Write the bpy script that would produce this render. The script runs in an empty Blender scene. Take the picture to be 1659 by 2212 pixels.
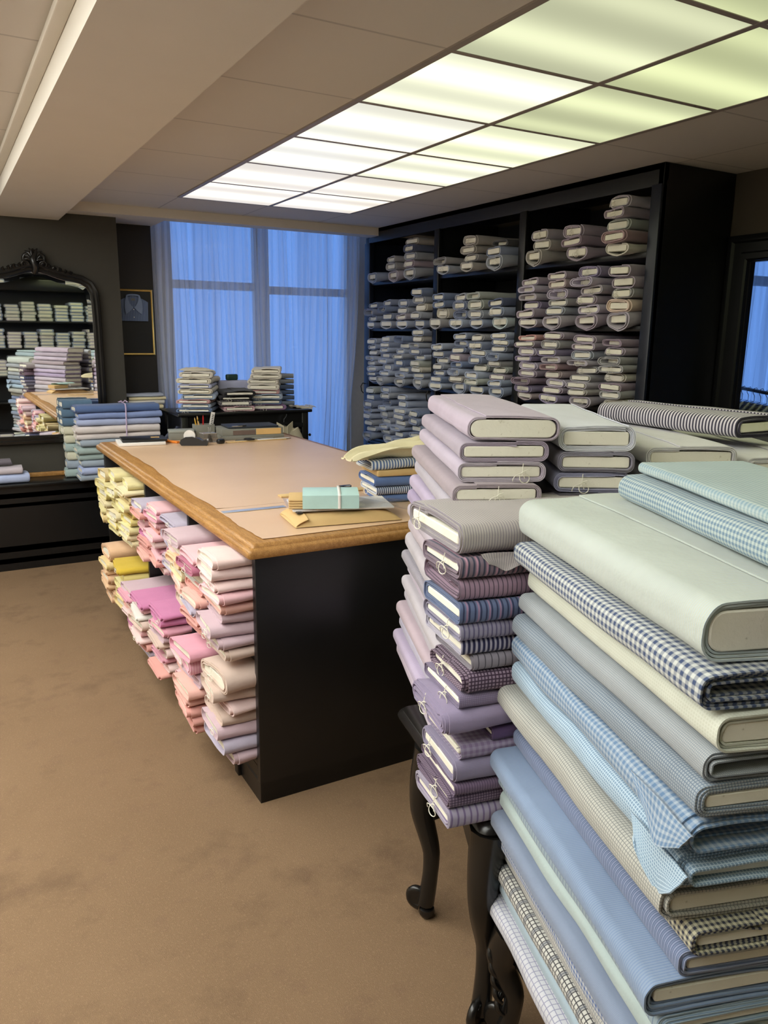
import bpy, bmesh, math, random
from mathutils import Vector, Matrix, noise
R = math.radians
rnd = random.Random(7)
sc = bpy.context.scene
col = sc.collection

# ------------------------------------------------------------------ camera, light, exposure
CAM_H = 1.6
YAW, PITCH, ROLL, FPX = 0.516733, 0.222597, -0.0119253, 1678.2
def setup_camera():
    cd = bpy.data.cameras.new('camera'); co = bpy.data.objects.new('camera', cd); col.objects.link(co)
    f = Vector((math.sin(YAW)*math.cos(PITCH), math.cos(YAW)*math.cos(PITCH), -math.sin(PITCH)))
    r = Vector((math.cos(YAW), -math.sin(YAW), 0)); d = f.cross(r)
    c, s = math.cos(ROLL), math.sin(ROLL)
    r2 = c*r + s*d; d2 = -s*r + c*d
    m = Matrix((r2, -d2, -f)).transposed().to_4x4()
    m.translation = (0, 0, CAM_H)
    co.matrix_world = m
    cd.sensor_fit = 'VERTICAL'; cd.sensor_height = 24; cd.sensor_width = 18
    cd.lens = FPX*24/2212
    cd.clip_start = 0.02
    sc.camera = co
setup_camera()
sc.view_settings.view_transform = 'Standard'
sc.view_settings.look = 'None'
sc.view_settings.gamma = 1
sc.view_settings.use_curve_mapping = False
sc.view_settings.exposure = 0.12
PANEL_POWER = 1.06           # radiance of the ceiling light panels
LEFT_POWER = 7.9            # the panels of the left half of the room, beside and behind the viewpoint
REAR_POWER = 1.6            # the panels further back in the room, behind the camera
SKY = (0.17, 0.39, 1.0); SKY_STRENGTH = 1.2
w = bpy.data.worlds.new('dusk_sky'); sc.world = w; w.use_nodes = True
w.node_tree.nodes['Background'].inputs[0].default_value = (*SKY, 1)
w.node_tree.nodes['Background'].inputs[1].default_value = SKY_STRENGTH

# ------------------------------------------------------------------ helpers
def srgb(r, g, b):
    def f(c):
        c /= 255
        return c/12.92 if c <= .04045 else ((c+.055)/1.055)**2.4
    return (f(r), f(g), f(b))
class NB:
    def __init__(s, name):
        s.m = bpy.data.materials.new(name); s.m.use_nodes = True
        s.t = s.m.node_tree; s.p = s.t.nodes['Principled BSDF']; s.out = s.t.nodes['Material Output']
    def n(s, kind, **kw):
        nd = s.t.nodes.new('ShaderNode'+kind)
        for k, v in kw.items(): setattr(nd, k, v)
        return nd
    def l(s, a, b): s.t.links.new(a, b)
    def math(s, op, a, b=None, clamp=False):
        nd = s.n('Math', operation=op, use_clamp=clamp)
        for i, v in enumerate((a, b)):
            if v is None: continue
            if isinstance(v, (int, float)): nd.inputs[i].default_value = v
            else: s.l(v, nd.inputs[i])
        return nd.outputs[0]
    def mix(s, fac, a, b):
        nd = s.n('Mix', data_type='RGBA')
        for i, v in ((0, fac), (6, a), (7, b)):
            if isinstance(v, (int, float)): nd.inputs[i].default_value = v
            elif isinstance(v, tuple): nd.inputs[i].default_value = (*v[:3], 1)
            else: s.l(v, nd.inputs[i])
        return nd.outputs[2]
    def noise(s, scale, detail=3, vec=None, rough=.5):
        nd = s.n('TexNoise'); nd.inputs['Scale'].default_value = scale
        nd.inputs['Detail'].default_value = detail; nd.inputs['Roughness'].default_value = rough
        if vec is not None: s.l(vec, nd.inputs['Vector'])
        return nd.outputs['Fac']
    def coord(s, which='Object'): return s.n('TexCoord').outputs[which]
    def ramp(s, fac, a, b):
        nd = s.n('MapRange'); nd.inputs[1].default_value = a; nd.inputs[2].default_value = b
        s.l(fac, nd.inputs[0]); return nd.outputs[0]
    def bump(s, h, strength, dist=.01):
        nd = s.n('Bump'); nd.inputs['Strength'].default_value = strength; nd.inputs['Distance'].default_value = dist
        s.l(h, nd.inputs['Height']); s.l(nd.outputs[0], s.p.inputs['Normal'])
    def base(s, c):
        if isinstance(c, tuple): s.p.inputs['Base Color'].default_value = (*c[:3], 1)
        else: s.l(c, s.p.inputs['Base Color'])
    def rough(s, v): s.p.inputs['Roughness'].default_value = v
def simple(name, c, rough=.6, metal=0, var=.08, scale=25, bump=0, spec=None):
    b = NB(name)
    nz = b.noise(scale, 4, b.coord())
    b.base(b.mix(nz, tuple(x*(1-var) for x in c), tuple(min(1, x*(1+var)) for x in c)))
    b.rough(rough); b.p.inputs['Metallic'].default_value = metal
    if spec is not None: b.p.inputs['Specular IOR Level'].default_value = spec
    if bump: b.bump(nz, bump)
    return b.m

# fabric: UVMap is in metres, u along the bolt, v around it
FAB = {}
def fab(key, c, kind='plain', line=(60, 60, 90), p=.005, wd=.35, line2=None, p2=None):
    c = srgb(*c); line = srgb(*line)
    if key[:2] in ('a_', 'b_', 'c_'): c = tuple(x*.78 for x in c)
    b = NB('cotton_'+key)
    uv = b.n('UVMap'); uv.uv_map = 'UVMap'
    sp = b.n('SeparateXYZ'); b.l(uv.outputs[0], sp.inputs[0])
    u, v = sp.outputs[0], sp.outputs[1]
    def st(t, per, w):
        fr = b.math('FRACT', b.math('DIVIDE', t, per))
        tri = b.math('ABSOLUTE', b.math('SUBTRACT', fr, .5))           # 0 at the centre of a line
        return b.ramp(tri, w/2+.06, w/2-.06)
    cc = c
    if kind == 'stripe':
        cc = b.mix(st(u, p, wd), c, line)
        if line2: cc = b.mix(st(b.math('ADD', u, p*.9), p*2, wd*.45), cc, srgb(*line2))
    elif kind == 'cross':                                              # stripes along the bolt
        cc = b.mix(st(v, p, wd), c, line)
    elif kind == 'check':
        s_ = b.math('MULTIPLY', b.math('ADD', st(u, p, wd), st(v, p2 or p, wd)), .5)
        cc = b.mix(s_, c, line)
    elif kind == 'grid':
        cc = b.mix(b.math('MAXIMUM', st(u, p, wd), st(v, p2 or p, wd)), c, line)
        if line2: cc = b.mix(st(u, p*4, wd*.5), cc, srgb(*line2))
    oc = b.coord()
    nz = b.noise(9, 3, oc)
    fine = b.noise(1600, 1, oc)
    sh = b.ramp(b.math('ADD', nz, b.math('MULTIPLY', fine, .35)), .2, 1.1)
    mul = b.n('Mix', data_type='RGBA', blend_type='MULTIPLY'); mul.inputs[0].default_value = .18
    if isinstance(cc, tuple): mul.inputs[6].default_value = (*cc, 1)
    else: b.l(cc, mul.inputs[6])
    b.l(sh, mul.inputs[7])
    b.base(mul.outputs[2]); b.rough(.9)
    b.p.inputs['Sheen Weight'].default_value = .15
    b.p.inputs['Specular IOR Level'].default_value = .15
    wr = b.noise(22, 4, oc, .6)
    b.bump(b.math('ADD', wr, b.math('MULTIPLY', fine, .04)), .22, .012)
    FAB[key] = b.m
    return b.m

class MB:
    """collects quads and builds ONE mesh object"""
    def __init__(s): s.v = []; s.f = []; s.mi = []
    def add(s, vs, fs):
        o = len(s.v); s.v += [tuple(v) for v in vs]; s.f += [tuple(i+o for i in f) for f in fs]; return s
    def box(s, x0, x1, y0, y1, z0, z1, mat=None):
        vs = [Vector((x, y, z)) for z in (z0, z1) for y in (y0, y1) for x in (x0, x1)]
        if mat: vs = [mat @ v for v in vs]
        return s.add(vs, [(0,2,3,1), (4,5,7,6), (0,1,5,4), (2,6,7,3), (0,4,6,2), (1,3,7,5)])
    def bbox(s, x0, x1, y0, y1, z0, z1, r=.004, mat=None):
        """box with chamfered edges"""
        a = Vector(((x0+x1)/2, (y0+y1)/2, (z0+z1)/2)); h = [(x1-x0)/2, (y1-y0)/2, (z1-z0)/2]
        r = min(r, *(q*.9 for q in h)); prof = rrect(h[0], h[1], r, 3, 1, 1)
        n = len(prof); rings = []
        for z, d in ((-h[2], r), (-h[2]+r*.3, r*.3), (-h[2]+r, 0), (h[2]-r, 0), (h[2]-r*.3, r*.3), (h[2], r)):
            pr = rrect(h[0]-d, h[1]-d, max(r-d, .0005), 3, 1, 1)
            rings.append([Vector((p[0], p[1], z))+a for p in pr])
        vs = [v for g in rings for v in g]
        if mat: vs = [mat @ v for v in vs]
        fs = []
        for k in range(5):
            for i in range(n):
                j = (i+1) % n; fs.append((k*n+i, k*n+j, (k+1)*n+j, (k+1)*n+i))
        fs.append(tuple(range(n-1, -1, -1))); fs.append(tuple(5*n+i for i in range(n)))
        return s.add(vs, fs)
    def prism(s, pts, z0, z1, mat=None):
        """vertical prism over a polygon (counter-clockwise)"""
        n = len(pts); vs = [Vector((*p, z0)) for p in pts]+[Vector((*p, z1)) for p in pts]
        if mat: vs = [mat @ v for v in vs]
        fs = [tuple(range(n-1, -1, -1)), tuple(range(n, 2*n))]+[(i, (i+1) % n, n+(i+1) % n, n+i) for i in range(n)]
        return s.add(vs, fs)
    def tube(s, pts, rad, k=8, closed=False, flat=1.0, up=None):
        pts = [Vector(p) for p in pts]; n = len(pts)
        rs = rad if isinstance(rad, (list, tuple)) else [rad]*n
        vs = []; prev = None
        for i, p in enumerate(pts):
            a = pts[i-1] if (i > 0 or closed) else p
            c = pts[(i+1) % n] if (i < n-1 or closed) else p
            t = (c-a).normalized()
            if prev is None:
                ref = Vector(up) if up else (Vector((0, 0, 1)) if abs(t.z) < .9 else Vector((1, 0, 0)))
            else: ref = prev
            x = (ref - t*ref.dot(t)).normalized(); y = t.cross(x); prev = x
            for q in range(k):
                an = 2*math.pi*q/k
                vs.append(p + x*math.cos(an)*rs[i] + y*math.sin(an)*rs[i]*flat)
        fs = []
        for i in range(n if closed else n-1):
            for q in range(k):
                j = (i+1) % n
                fs.append((i*k+q, i*k+(q+1) % k, j*k+(q+1) % k, j*k+q))
        if not closed:
            fs.append(tuple(range(k-1, -1, -1))); fs.append(tuple((n-1)*k+q for q in range(k)))
        return s.add(vs, fs)
    def lathe(s, prof, c=(0, 0, 0), k=20, mat=None):
        vs = []; n = len(prof)
        for r, z in prof:
            for q in range(k):
                a = 2*math.pi*q/k; v = Vector((c[0]+r*math.cos(a), c[1]+r*math.sin(a), c[2]+z))
                vs.append(mat @ v if mat else v)
        fs = [(i*k+q, i*k+(q+1) % k, (i+1)*k+(q+1) % k, (i+1)*k+q) for i in range(n-1) for q in range(k)]
        fs.append(tuple(range(k-1, -1, -1))); fs.append(tuple((n-1)*k+q for q in range(k)))
        return s.add(vs, fs)
    def sweep(s, path, prof, closed=False, normal=(0, 0, 1)):
        """sweep a 2-D profile (a across in the path's plane, b along normal) along a planar path with mitred corners"""
        P = [Vector(p) for p in path]; N = Vector(normal); n = len(P); m = len(prof); vs = []
        for i, p in enumerate(P):
            a = P[i-1] if (i > 0 or closed) else None
            c = P[(i+1) % n] if (i < n-1 or closed) else None
            d1 = (p-a).normalized() if a is not None else None
            d2 = (c-p).normalized() if c is not None else None
            if d1 is None: d1 = d2
            if d2 is None: d2 = d1
            s1 = d1.cross(N).normalized(); s2 = d2.cross(N).normalized()
            b = (s1+s2); b = b/max(.3, (b.dot(b))/2) if b.length > 1e-6 else s1
            for (u, v) in prof: vs.append(p + b*u + N*v)
        fs = []
        for i in range(n if closed else n-1):
            j = (i+1) % n
            for q in range(m): fs.append((i*m+q, i*m+(q+1) % m, j*m+(q+1) % m, j*m+q))
        if not closed:
            fs.append(tuple(range(m-1, -1, -1))); fs.append(tuple((n-1)*m+q for q in range(m)))
        return s.add(vs, fs)
    def grid(s, fn, nu, nv, thick=0):
        """surface fn(u,v)->point; with a thickness it becomes a closed sheet"""
        pts = [Vector(fn(i/nu, j/nv)) for i in range(nu+1) for j in range(nv+1)]
        W = nv+1; q = [(i*W+j, (i+1)*W+j, (i+1)*W+j+1, i*W+j+1) for i in range(nu) for j in range(nv)]
        if not thick: return s.add(pts, q)
        nor = [Vector((0, 0, 0)) for _ in pts]
        for a, b, c, d in q:
            nn = (pts[c]-pts[a]).cross(pts[d]-pts[b])
            for k in (a, b, c, d): nor[k] += nn
        low = [p - n_.normalized()*thick for p, n_ in zip(pts, nor)]
        n = len(pts); fs = list(q)+[(n+d, n+c, n+b, n+a) for a, b, c, d in q]
        ring = [i*W for i in range(nu+1)]+[nu*W+j for j in range(1, W)]+[i*W+nv for i in range(nu-1, -1, -1)]+[j for j in range(nv-1, 0, -1)]
        for a, b in zip(ring, ring[1:]+ring[:1]): fs.append((a, n+a, n+b, b))
        return s.add(pts+low, fs)
    def mesh(s, name, smooth=35, uvs=None):
        me = bpy.data.meshes.new(name); me.from_pydata(s.v, [], s.f)
        if uvs is not None:
            lay = me.uv_layers.new(name='UVMap')
            for lp in me.loops: lay.data[lp.index].uv = uvs[lp.vertex_index]
        if smooth:
            me.polygons.foreach_set('use_smooth', [True]*len(me.polygons))
            me.set_sharp_from_angle(angle=R(smooth))
        me.update(); return me
    def build(s, name, mat, parent=None, smooth=35, loc=None, uvs=None):
        me = s.mesh(name, smooth, uvs); me.materials.append(mat)
        return link(name, me, parent, loc)
def link(name, me, parent=None, loc=None):
    o = bpy.data.objects.new(name, me); col.objects.link(o)
    if parent: o.parent = parent
    if loc: o.location = loc
    return o
def tag(o, label=None, cat=None, group=None, kind=None):
    if label: o['label'] = label
    if cat: o['category'] = cat
    if group: o['group'] = group
    if kind: o['kind'] = kind
    return o
def thing(name, label, cat, loc=(0, 0, 0), rz=0, group=None):
    o = bpy.data.objects.new(name, None); col.objects.link(o)
    o.empty_display_size = .05
    o.location = loc; o.rotation_euler = (0, 0, rz)
    return tag(o, label, cat, group)
def struct(name, mb, mat, parent=None, smooth=35):
    o = mb.build(name, mat, parent, smooth)
    if not parent: o['kind'] = 'structure'
    return o
def T(x, y, z, rz=0, rx=0, ry=0):
    return Matrix.Translation((x, y, z)) @ Matrix.Rotation(rz, 4, 'Z') @ Matrix.Rotation(ry, 4, 'Y') @ Matrix.Rotation(rx, 4, 'X')
def rrect(a, b, r, nc=6, nf=6, ns=1):
    """rounded rectangle, counter-clockwise, starting at the right end of the top"""
    r = min(r, a*.98, b*.98); pts = []
    def corner(cx, cy, a0):
        for i in range(nc+1):
            an = a0 + (math.pi/2)*i/nc; pts.append((cx+r*math.cos(an), cy+r*math.sin(an)))
    def flat(p, q, n):
        for i in range(1, n): pts.append((p[0]+(q[0]-p[0])*i/n, p[1]+(q[1]-p[1])*i/n))
    corner(a-r, b-r, 0); flat((a-r, b), (-a+r, b), nf)
    corner(-a+r, b-r, math.pi/2); flat((-a, b-r), (-a, -b+r), ns)
    corner(-a+r, -b+r, math.pi); flat((-a+r, -b), (a-r, -b), nf)
    corner(a-r, -b+r, 1.5*math.pi); flat((a, -b+r), (a, b-r), ns)
    return pts

# ------------------------------------------------------------------ fabric bolts
def nz(x, y, z, sd): return noise.noise(Vector((x+sd*13.7, y-sd*7.1, z+sd*3.3)))
def bolt_meshes(L, W, Tk, turns, th, seed, nseg=8, nc=6, nf=7, sag=0, puff=.004, wob=.003, board_r=.006, start=.3, rag=.004, proud=.002, round_=.85, ky=1.0, first=0):
    """a rolled cloth (true spiral with thickness) and the card board it is rolled on; origin at the base centre, x along the bolt"""
    rr_ = random.Random(seed)
    a, b = W/2, Tk/2
    base = rrect(a, b, b*round_, nc, nf, 1)
    K = len(base); s0 = int(K*(.13+.3*start))
    turns_pts = int(K*turns)
    ragv = [rr_.uniform(-rag, rag) for _ in range(int(turns)+3)]; ragw = [rr_.uniform(-rag, rag) for _ in range(int(turns)+3)]
    outer, inner, arc, tt = [], [], [], []
    cache = {}
    def prof(d):
        key = round(d, 5)
        if key not in cache: cache[key] = rrect(a-d*ky, b-d, max(b*round_-d*.8, .002), nc, nf, 1)
        return cache[key]
    acc = 0; last = None
    for i in range(turns_pts+1):
        t = i/K; d = th*t + (first*min(1, t) if first else 0); k = (s0+i) % K
        p = prof(d)[k]; q = prof(d+th*.74)[k]
        if last: acc += math.hypot(p[0]-last[0], p[1]-last[1])
        last = p; outer.append(p); inner.append(q); arc.append(acc); tt.append(t)
    xs = [-.5+ (i/nseg) for i in range(nseg+1)]
    mb = MB(); uvs = []; n = len(outer)
    def deform(x, y, z):
        e = 1-(y/a)**2 if abs(y) < a else 0
        dz = puff*e*(1 if z > 0 else -.25) + wob*nz(x*7, y*9, z*12, seed)
        dy = wob*.8*nz(x*6+5, z*20, y*4, seed)
        if sag and z < 0:
            fr = max(0, (-x/L-.5+.16/L*.62)/(.16/L*.62)) if L else 0
            dz -= sag*max(0, min(1, fr))*(1-min(1, abs(y/a+.15)))**.8
        return y+dy, z+dz
    for m, f in enumerate(xs):
        for ring, side in ((outer, 0), (inner, 1)):
            for i, (y, z) in enumerate(ring):
                t = tt[i]; x = f*L
                if m == 0: x += ragv[int(t)]+.0025*nz(i*.21, 3, 0, seed)
                elif m == nseg: x += ragw[int(t)]+.0025*nz(i*.21, 9, 0, seed)
                yy, zz = deform(x, y, z)
                mb.v.append((x, yy, zz+b)); uvs.append((f*L+L/2+seed*.00137, arc[i]))
    S = 2*n
    for m in range(nseg):
        o, q = m*S, (m+1)*S
        for i in range(n-1):
            mb.f.append((o+i, o+i+1, q+i+1, q+i)); mb.f.append((o+n+i+1, o+n+i, q+n+i, q+n+i+1))
        mb.f.append((o, q, q+n, o+n)); mb.f.append((o+n-1, o+2*n-1, q+2*n-1, q+n-1))
    for i in range(n-1):
        mb.f.append((i, n+i, n+i+1, i+1)); o = nseg*S
        mb.f.append((o+i, o+i+1, o+n+i+1, o+n+i))
    cloth = mb.mesh('cloth', 40, uvs)
    d = th*turns+.0012+first
    ba, bb = a-d*ky-.002, max(b-d, .006)
    br = min(board_r, bb*.95); bm = MB()
    x0 = -L/2-proud; x1 = L/2+proud*.5; rings = []
    for x, e in ((x0, .0022), (x0+.0022, 0), (x1-.0022, 0), (x1, .0022)):
        rings.append([Vector((x, p[0], p[1]+b)) for p in rrect(ba-e, bb-e, max(br-e, .001), 4, 3, 1)])
    kk = len(rings[0]); vs = [v for g in rings for v in g]
    fs = [(g*kk+i, g*kk+(i+1) % kk, (g+1)*kk+(i+1) % kk, (g+1)*kk+i) for g in range(3) for i in range(kk)]
    fs += [tuple(range(kk-1, -1, -1)), tuple(3*kk+i for i in range(kk))]
    bm.add(vs, fs)
    return cloth, bm.mesh('board', 40)
def string_mesh(W, Tk, L, seed):
    """a loop of tying string hanging out of the near end of a bolt"""
    r_ = random.Random(seed); y0 = r_.uniform(-W*.25, W*.25); pts = []
    x = -L/2-.006
    for i in range(22):
        t = i/21; an = t*2*math.pi*1.3
        pts.append((x-.004-.006*math.sin(an*.7)**2, y0+.016*math.sin(an)+.02*(t-.5), Tk*.62-.022*(1-math.cos(an))*.6-.008*t))
    mb = MB(); mb.tube(pts, .0011, 5); mb.tube([(x, y0, Tk*.95), (x-.003, y0+.002, Tk*.6), (x-.003, y0-.004, Tk*.2)], .001, 5)
    return mb.mesh('string', 60)

M = {}
M['board'] = None
b = NB('cream_card'); oc = b.coord(); n1 = b.noise(60, 5, oc, .7); n2 = b.noise(12, 3, oc)
b.base(b.mix(b.ramp(n1, .62, .75), b.mix(n2, srgb(238, 234, 220), srgb(222, 217, 200)), srgb(180, 172, 150))); b.rough(.85); b.bump(n1, .25, .004); M['board'] = b.m
M['string'] = simple('white_string', srgb(228, 224, 208), .9)

def obj_mat(o, mat):
    if len(o.data.materials) == 0: o.data.materials.append(mat)
    o.material_slots[0].link = 'OBJECT'; o.material_slots[0].material = mat
def put_bolt(tmpl, mat, label, loc, rz, group, scale=(1, 1, 1), tilt=0, pitch=0, string=False, name='fabric_bolt'):
    """one bolt: an empty at its base that parents cloth, board and string"""
    r = thing(name, label, 'fabric bolt', loc, rz, group)
    r.rotation_euler = (tilt, pitch, rz); r.scale = scale
    c = link('cloth', tmpl[0], r); obj_mat(c, mat)
    bd = link('board', tmpl[1], r); obj_mat(bd, M['board'])
    if string and len(tmpl) > 2:
        s = link('string', tmpl[2], r); obj_mat(s, M['string'])
    return r
def template(L, W, Tk, turns, th, seed, **kw):
    c, bd = bolt_meshes(L, W, Tk, turns, th, seed, **kw)
    return (c, bd, string_mesh(W, Tk, L, seed), L, W, Tk)
ORD = ['bottom', 'second from bottom', 'third from bottom', 'fourth from bottom', 'fifth from bottom', 'sixth from bottom', 'seventh from bottom', 'eighth from bottom', 'ninth from bottom', 'tenth from bottom', 'eleventh from bottom', 'twelfth from bottom']
PL = ['first', 'second', 'third', 'fourth', 'fifth']
def ordn(i, n): return 'topmost' if i == n-1 and n > 1 else ORD[min(i, 11)]

# ------------------------------------------------------------------ general materials
M['black'] = simple('black_painted_wood', (.006, .006, .0065), .33, var=.3, scale=14, bump=.05)
M['black_matt'] = simple('black_matt_wood', (.005, .005, .006), .5, var=.3, scale=14)
M['navy'] = simple('blue_black_painted_wood', (.010, .013, .024), .32, var=.25, scale=9, bump=.03)
M['ebony'] = simple('ebonised_carved_wood', (.010, .009, .008), .26, var=.3, scale=20)
M['wall'] = simple('dark_olive_grey_paint', srgb(60, 57, 50), .8, var=.06, scale=18, bump=.05)
M['wall_brown'] = simple('dark_brown_paint', srgb(62, 54, 42), .8, var=.08, scale=12)
M['panel'] = simple('black_brown_panel', srgb(36, 31, 26), .6, var=.1)
M['plaster'] = simple('cream_plaster', srgb(216, 208, 196), .9, var=.03, scale=6, bump=.04)
M['window_wall'] = simple('pale_grey_paint', srgb(206, 204, 200), .8)
M['window_frame'] = simple('white_window_paint', srgb(205, 205, 200), .5)
M['brass'] = simple('brass', (.75, .53, .2), .3, metal=1)
M['steel'] = simple('brushed_steel', (.62, .64, .68), .32, metal=1)
M['gold'] = simple('gilt_wood', (.62, .42, .13), .38, metal=.7)
M['black_plastic'] = simple('black_plastic', (.012, .012, .013), .3)
M['grey_box'] = simple('grey_card_box', srgb(128, 128, 120), .7)
M['paper'] = simple('white_paper', srgb(226, 222, 218), .8)
M['manila'] = simple('brown_envelope_paper', srgb(206, 172, 118), .75, var=.06, bump=.1)
M['cardboard'] = simple('pale_cardboard', srgb(214, 182, 128), .8)
M['orange'] = simple('orange_card', srgb(236, 136, 44), .6)
M['aqua'] = simple('pale_aqua_card', srgb(178, 212, 208), .45)
M['red'] = simple('red_plastic', srgb(190, 30, 36), .4)
M['yellow_pencil'] = simple('yellow_pencil_paint', srgb(214, 164, 52), .45)
M['yellow_label'] = simple('buff_label', srgb(226, 184, 120), .7)
M['silver'] = simple('silvered_glass', (.86, .87, .87), .015, metal=1, var=0)
M['tbar'] = simple('grey_ceiling_bar', srgb(150, 140, 132), .5)

# carpet
b = NB('brown_carpet'); oc = b.coord()
big = b.noise(1.6, 4, oc, .6); mid = b.noise(9, 4, oc); fine = b.noise(420, 2, oc); speck = b.noise(150, 2, oc, .8)
c1 = b.mix(big, srgb(124, 100, 76), srgb(142, 116, 90))
c2 = b.mix(b.ramp(mid, .58, .78), c1, srgb(126, 101, 80))
c3 = b.mix(b.ramp(speck, .55, .8), c2, srgb(158, 130, 102))
mpp = b.n('Mapping'); mpp.inputs['Location'].default_value = (.3, .2, 0); b.l(oc, mpp.inputs[0])
st = b.noise(2.3, 5, mpp.outputs[0], .65)
c4 = b.mix(b.math('MULTIPLY', b.ramp(st, .54, .72), .5), c3, srgb(84, 66, 54))
b.base(c4); b.rough(.95); b.p.inputs['Specular IOR Level'].default_value = .1
b.bump(b.math('ADD', fine, b.math('MULTIPLY', speck, .5)), .5, .006); M['carpet'] = b.m

# ceiling tiles: fine grid lines at the tile edges
def ceiling_mat(name, ox, oy, s=.61):
    b = NB(name); geo = b.n('NewGeometry'); sp = b.n('SeparateXYZ'); b.l(geo.outputs['Position'], sp.inputs[0])
    def ln(t, o):
        fr = b.math('FRACT', b.math('DIVIDE', b.math('SUBTRACT', t, o), s))
        return b.ramp(b.math('ABSOLUTE', b.math('SUBTRACT', fr, .5)), .490, .4925)
    g = b.math('MAXIMUM', ln(sp.outputs[0], ox), ln(sp.outputs[1], oy))
    n = b.noise(220, 3, geo.outputs['Position']); n2 = b.noise(1.1, 2, geo.outputs['Position'])
    b.base(b.mix(b.math('MULTIPLY', g, .5), b.mix(n2, srgb(206, 200, 192), srgb(216, 209, 200)), srgb(150, 142, 140)))
    b.rough(.9); b.bump(b.math('SUBTRACT', b.math('MULTIPLY', n, .1), g), .4, .004); return b.m
M['ceiling'] = ceiling_mat('ceiling_tile', 1.445, 5.225)
M['ceiling_left'] = ceiling_mat('ceiling_tile_left', .22, 5.20)

# oak and brown paper
def wood(name, c1, c2, scale=6, axis=(1, 12, 12), rough=.42):
    b = NB(name); mp = b.n('Mapping'); mp.inputs['Scale'].default_value = axis; b.l(b.coord(), mp.inputs[0])
    n = b.noise(scale, 6, mp.outputs[0], .65); n2 = b.noise(scale*6, 3, mp.outputs[0], .7)
    b.base(b.mix(b.ramp(n2, .45, .75), b.mix(b.ramp(n, .3, .7), c1, c2), tuple(x*.55 for x in c1))); b.rough(rough)
    b.bump(n2, .12, .004); return b.m
M['oak'] = wood('golden_oak', srgb(150, 104, 52), srgb(190, 142, 82), 5, (14, 1.2, 14))
b = NB('brown_kraft_paper'); oc = b.coord(); n = b.noise(3, 4, oc); n2 = b.noise(40, 4, oc, .7)
b.base(b.mix(b.ramp(n2, .66, .8), b.mix(n, srgb(212, 176, 140), srgb(226, 191, 157)), srgb(236, 206, 176))); b.rough(.34); b.bump(n, .15, .02); M['kraft'] = b.m

# translucent sheer curtain
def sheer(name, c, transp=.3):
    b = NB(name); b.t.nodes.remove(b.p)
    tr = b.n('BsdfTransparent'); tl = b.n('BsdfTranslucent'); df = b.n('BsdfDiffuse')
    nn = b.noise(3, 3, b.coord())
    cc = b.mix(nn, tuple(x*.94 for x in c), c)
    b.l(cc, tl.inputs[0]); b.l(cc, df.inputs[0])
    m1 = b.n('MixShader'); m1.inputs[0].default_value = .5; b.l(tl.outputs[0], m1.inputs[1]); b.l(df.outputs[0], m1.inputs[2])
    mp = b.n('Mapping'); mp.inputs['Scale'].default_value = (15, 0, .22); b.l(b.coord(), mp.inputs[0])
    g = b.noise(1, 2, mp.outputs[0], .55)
    dn = b.n('MapRange'); dn.inputs[1].default_value = .3; dn.inputs[2].default_value = .7; dn.inputs[3].default_value = transp-.24; dn.inputs[4].default_value = transp+.18  # vertical bands in the transparency imitate the bright and dark of gathered pleats
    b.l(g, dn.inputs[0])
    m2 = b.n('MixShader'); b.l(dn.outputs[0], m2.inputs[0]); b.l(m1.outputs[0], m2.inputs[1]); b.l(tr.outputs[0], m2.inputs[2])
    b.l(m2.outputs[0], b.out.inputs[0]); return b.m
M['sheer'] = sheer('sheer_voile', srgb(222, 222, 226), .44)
def pane_mat(name, tint=(1, 1, 1), gl=.06, rough=.02):
    b = NB(name); b.t.nodes.remove(b.p)
    tr = b.n('BsdfTransparent'); tr.inputs[0].default_value = (*tint, 1); g = b.n('BsdfGlossy'); g.inputs['Roughness'].default_value = rough
    m = b.n('MixShader'); m.inputs[0].default_value = gl
    b.l(tr.outputs[0], m.inputs[1]); b.l(g.outputs[0], m.inputs[2]); b.l(m.outputs[0], b.out.inputs[0]); return b.m
M['glass'] = pane_mat('window_glass')
M['plastic_film'] = pane_mat('clear_plastic_film', (.95, .96, .98), .10, .15)

# ------------------------------------------------------------------ room shell
CEIL = 2.45
WALL_Y = 5.95; WIN_Y = 6.36
struct('floor', MB().box(-1.6, 7.6, -1.75, 6.6, -.1, 0), M['carpet'], smooth=0)
struct('ceiling', MB().box(.6, 3.80, -1.75, 5.78, CEIL, CEIL+.08), M['ceiling'], smooth=0)
struct('ceiling_left_bay', MB().box(-1.6, .6, -1.75, 5.98, CEIL, CEIL+.08), M['ceiling_left'], smooth=0)
struct('ceiling_beam', MB().box(.40, .812, -1.75, 5.97, 2.342, CEIL), M['plaster'], smooth=0)
struct('trim_1', MB().bbox(.358, .40, -1.75, 5.95, 2.425, CEIL, .004), M['plaster'])
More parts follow.
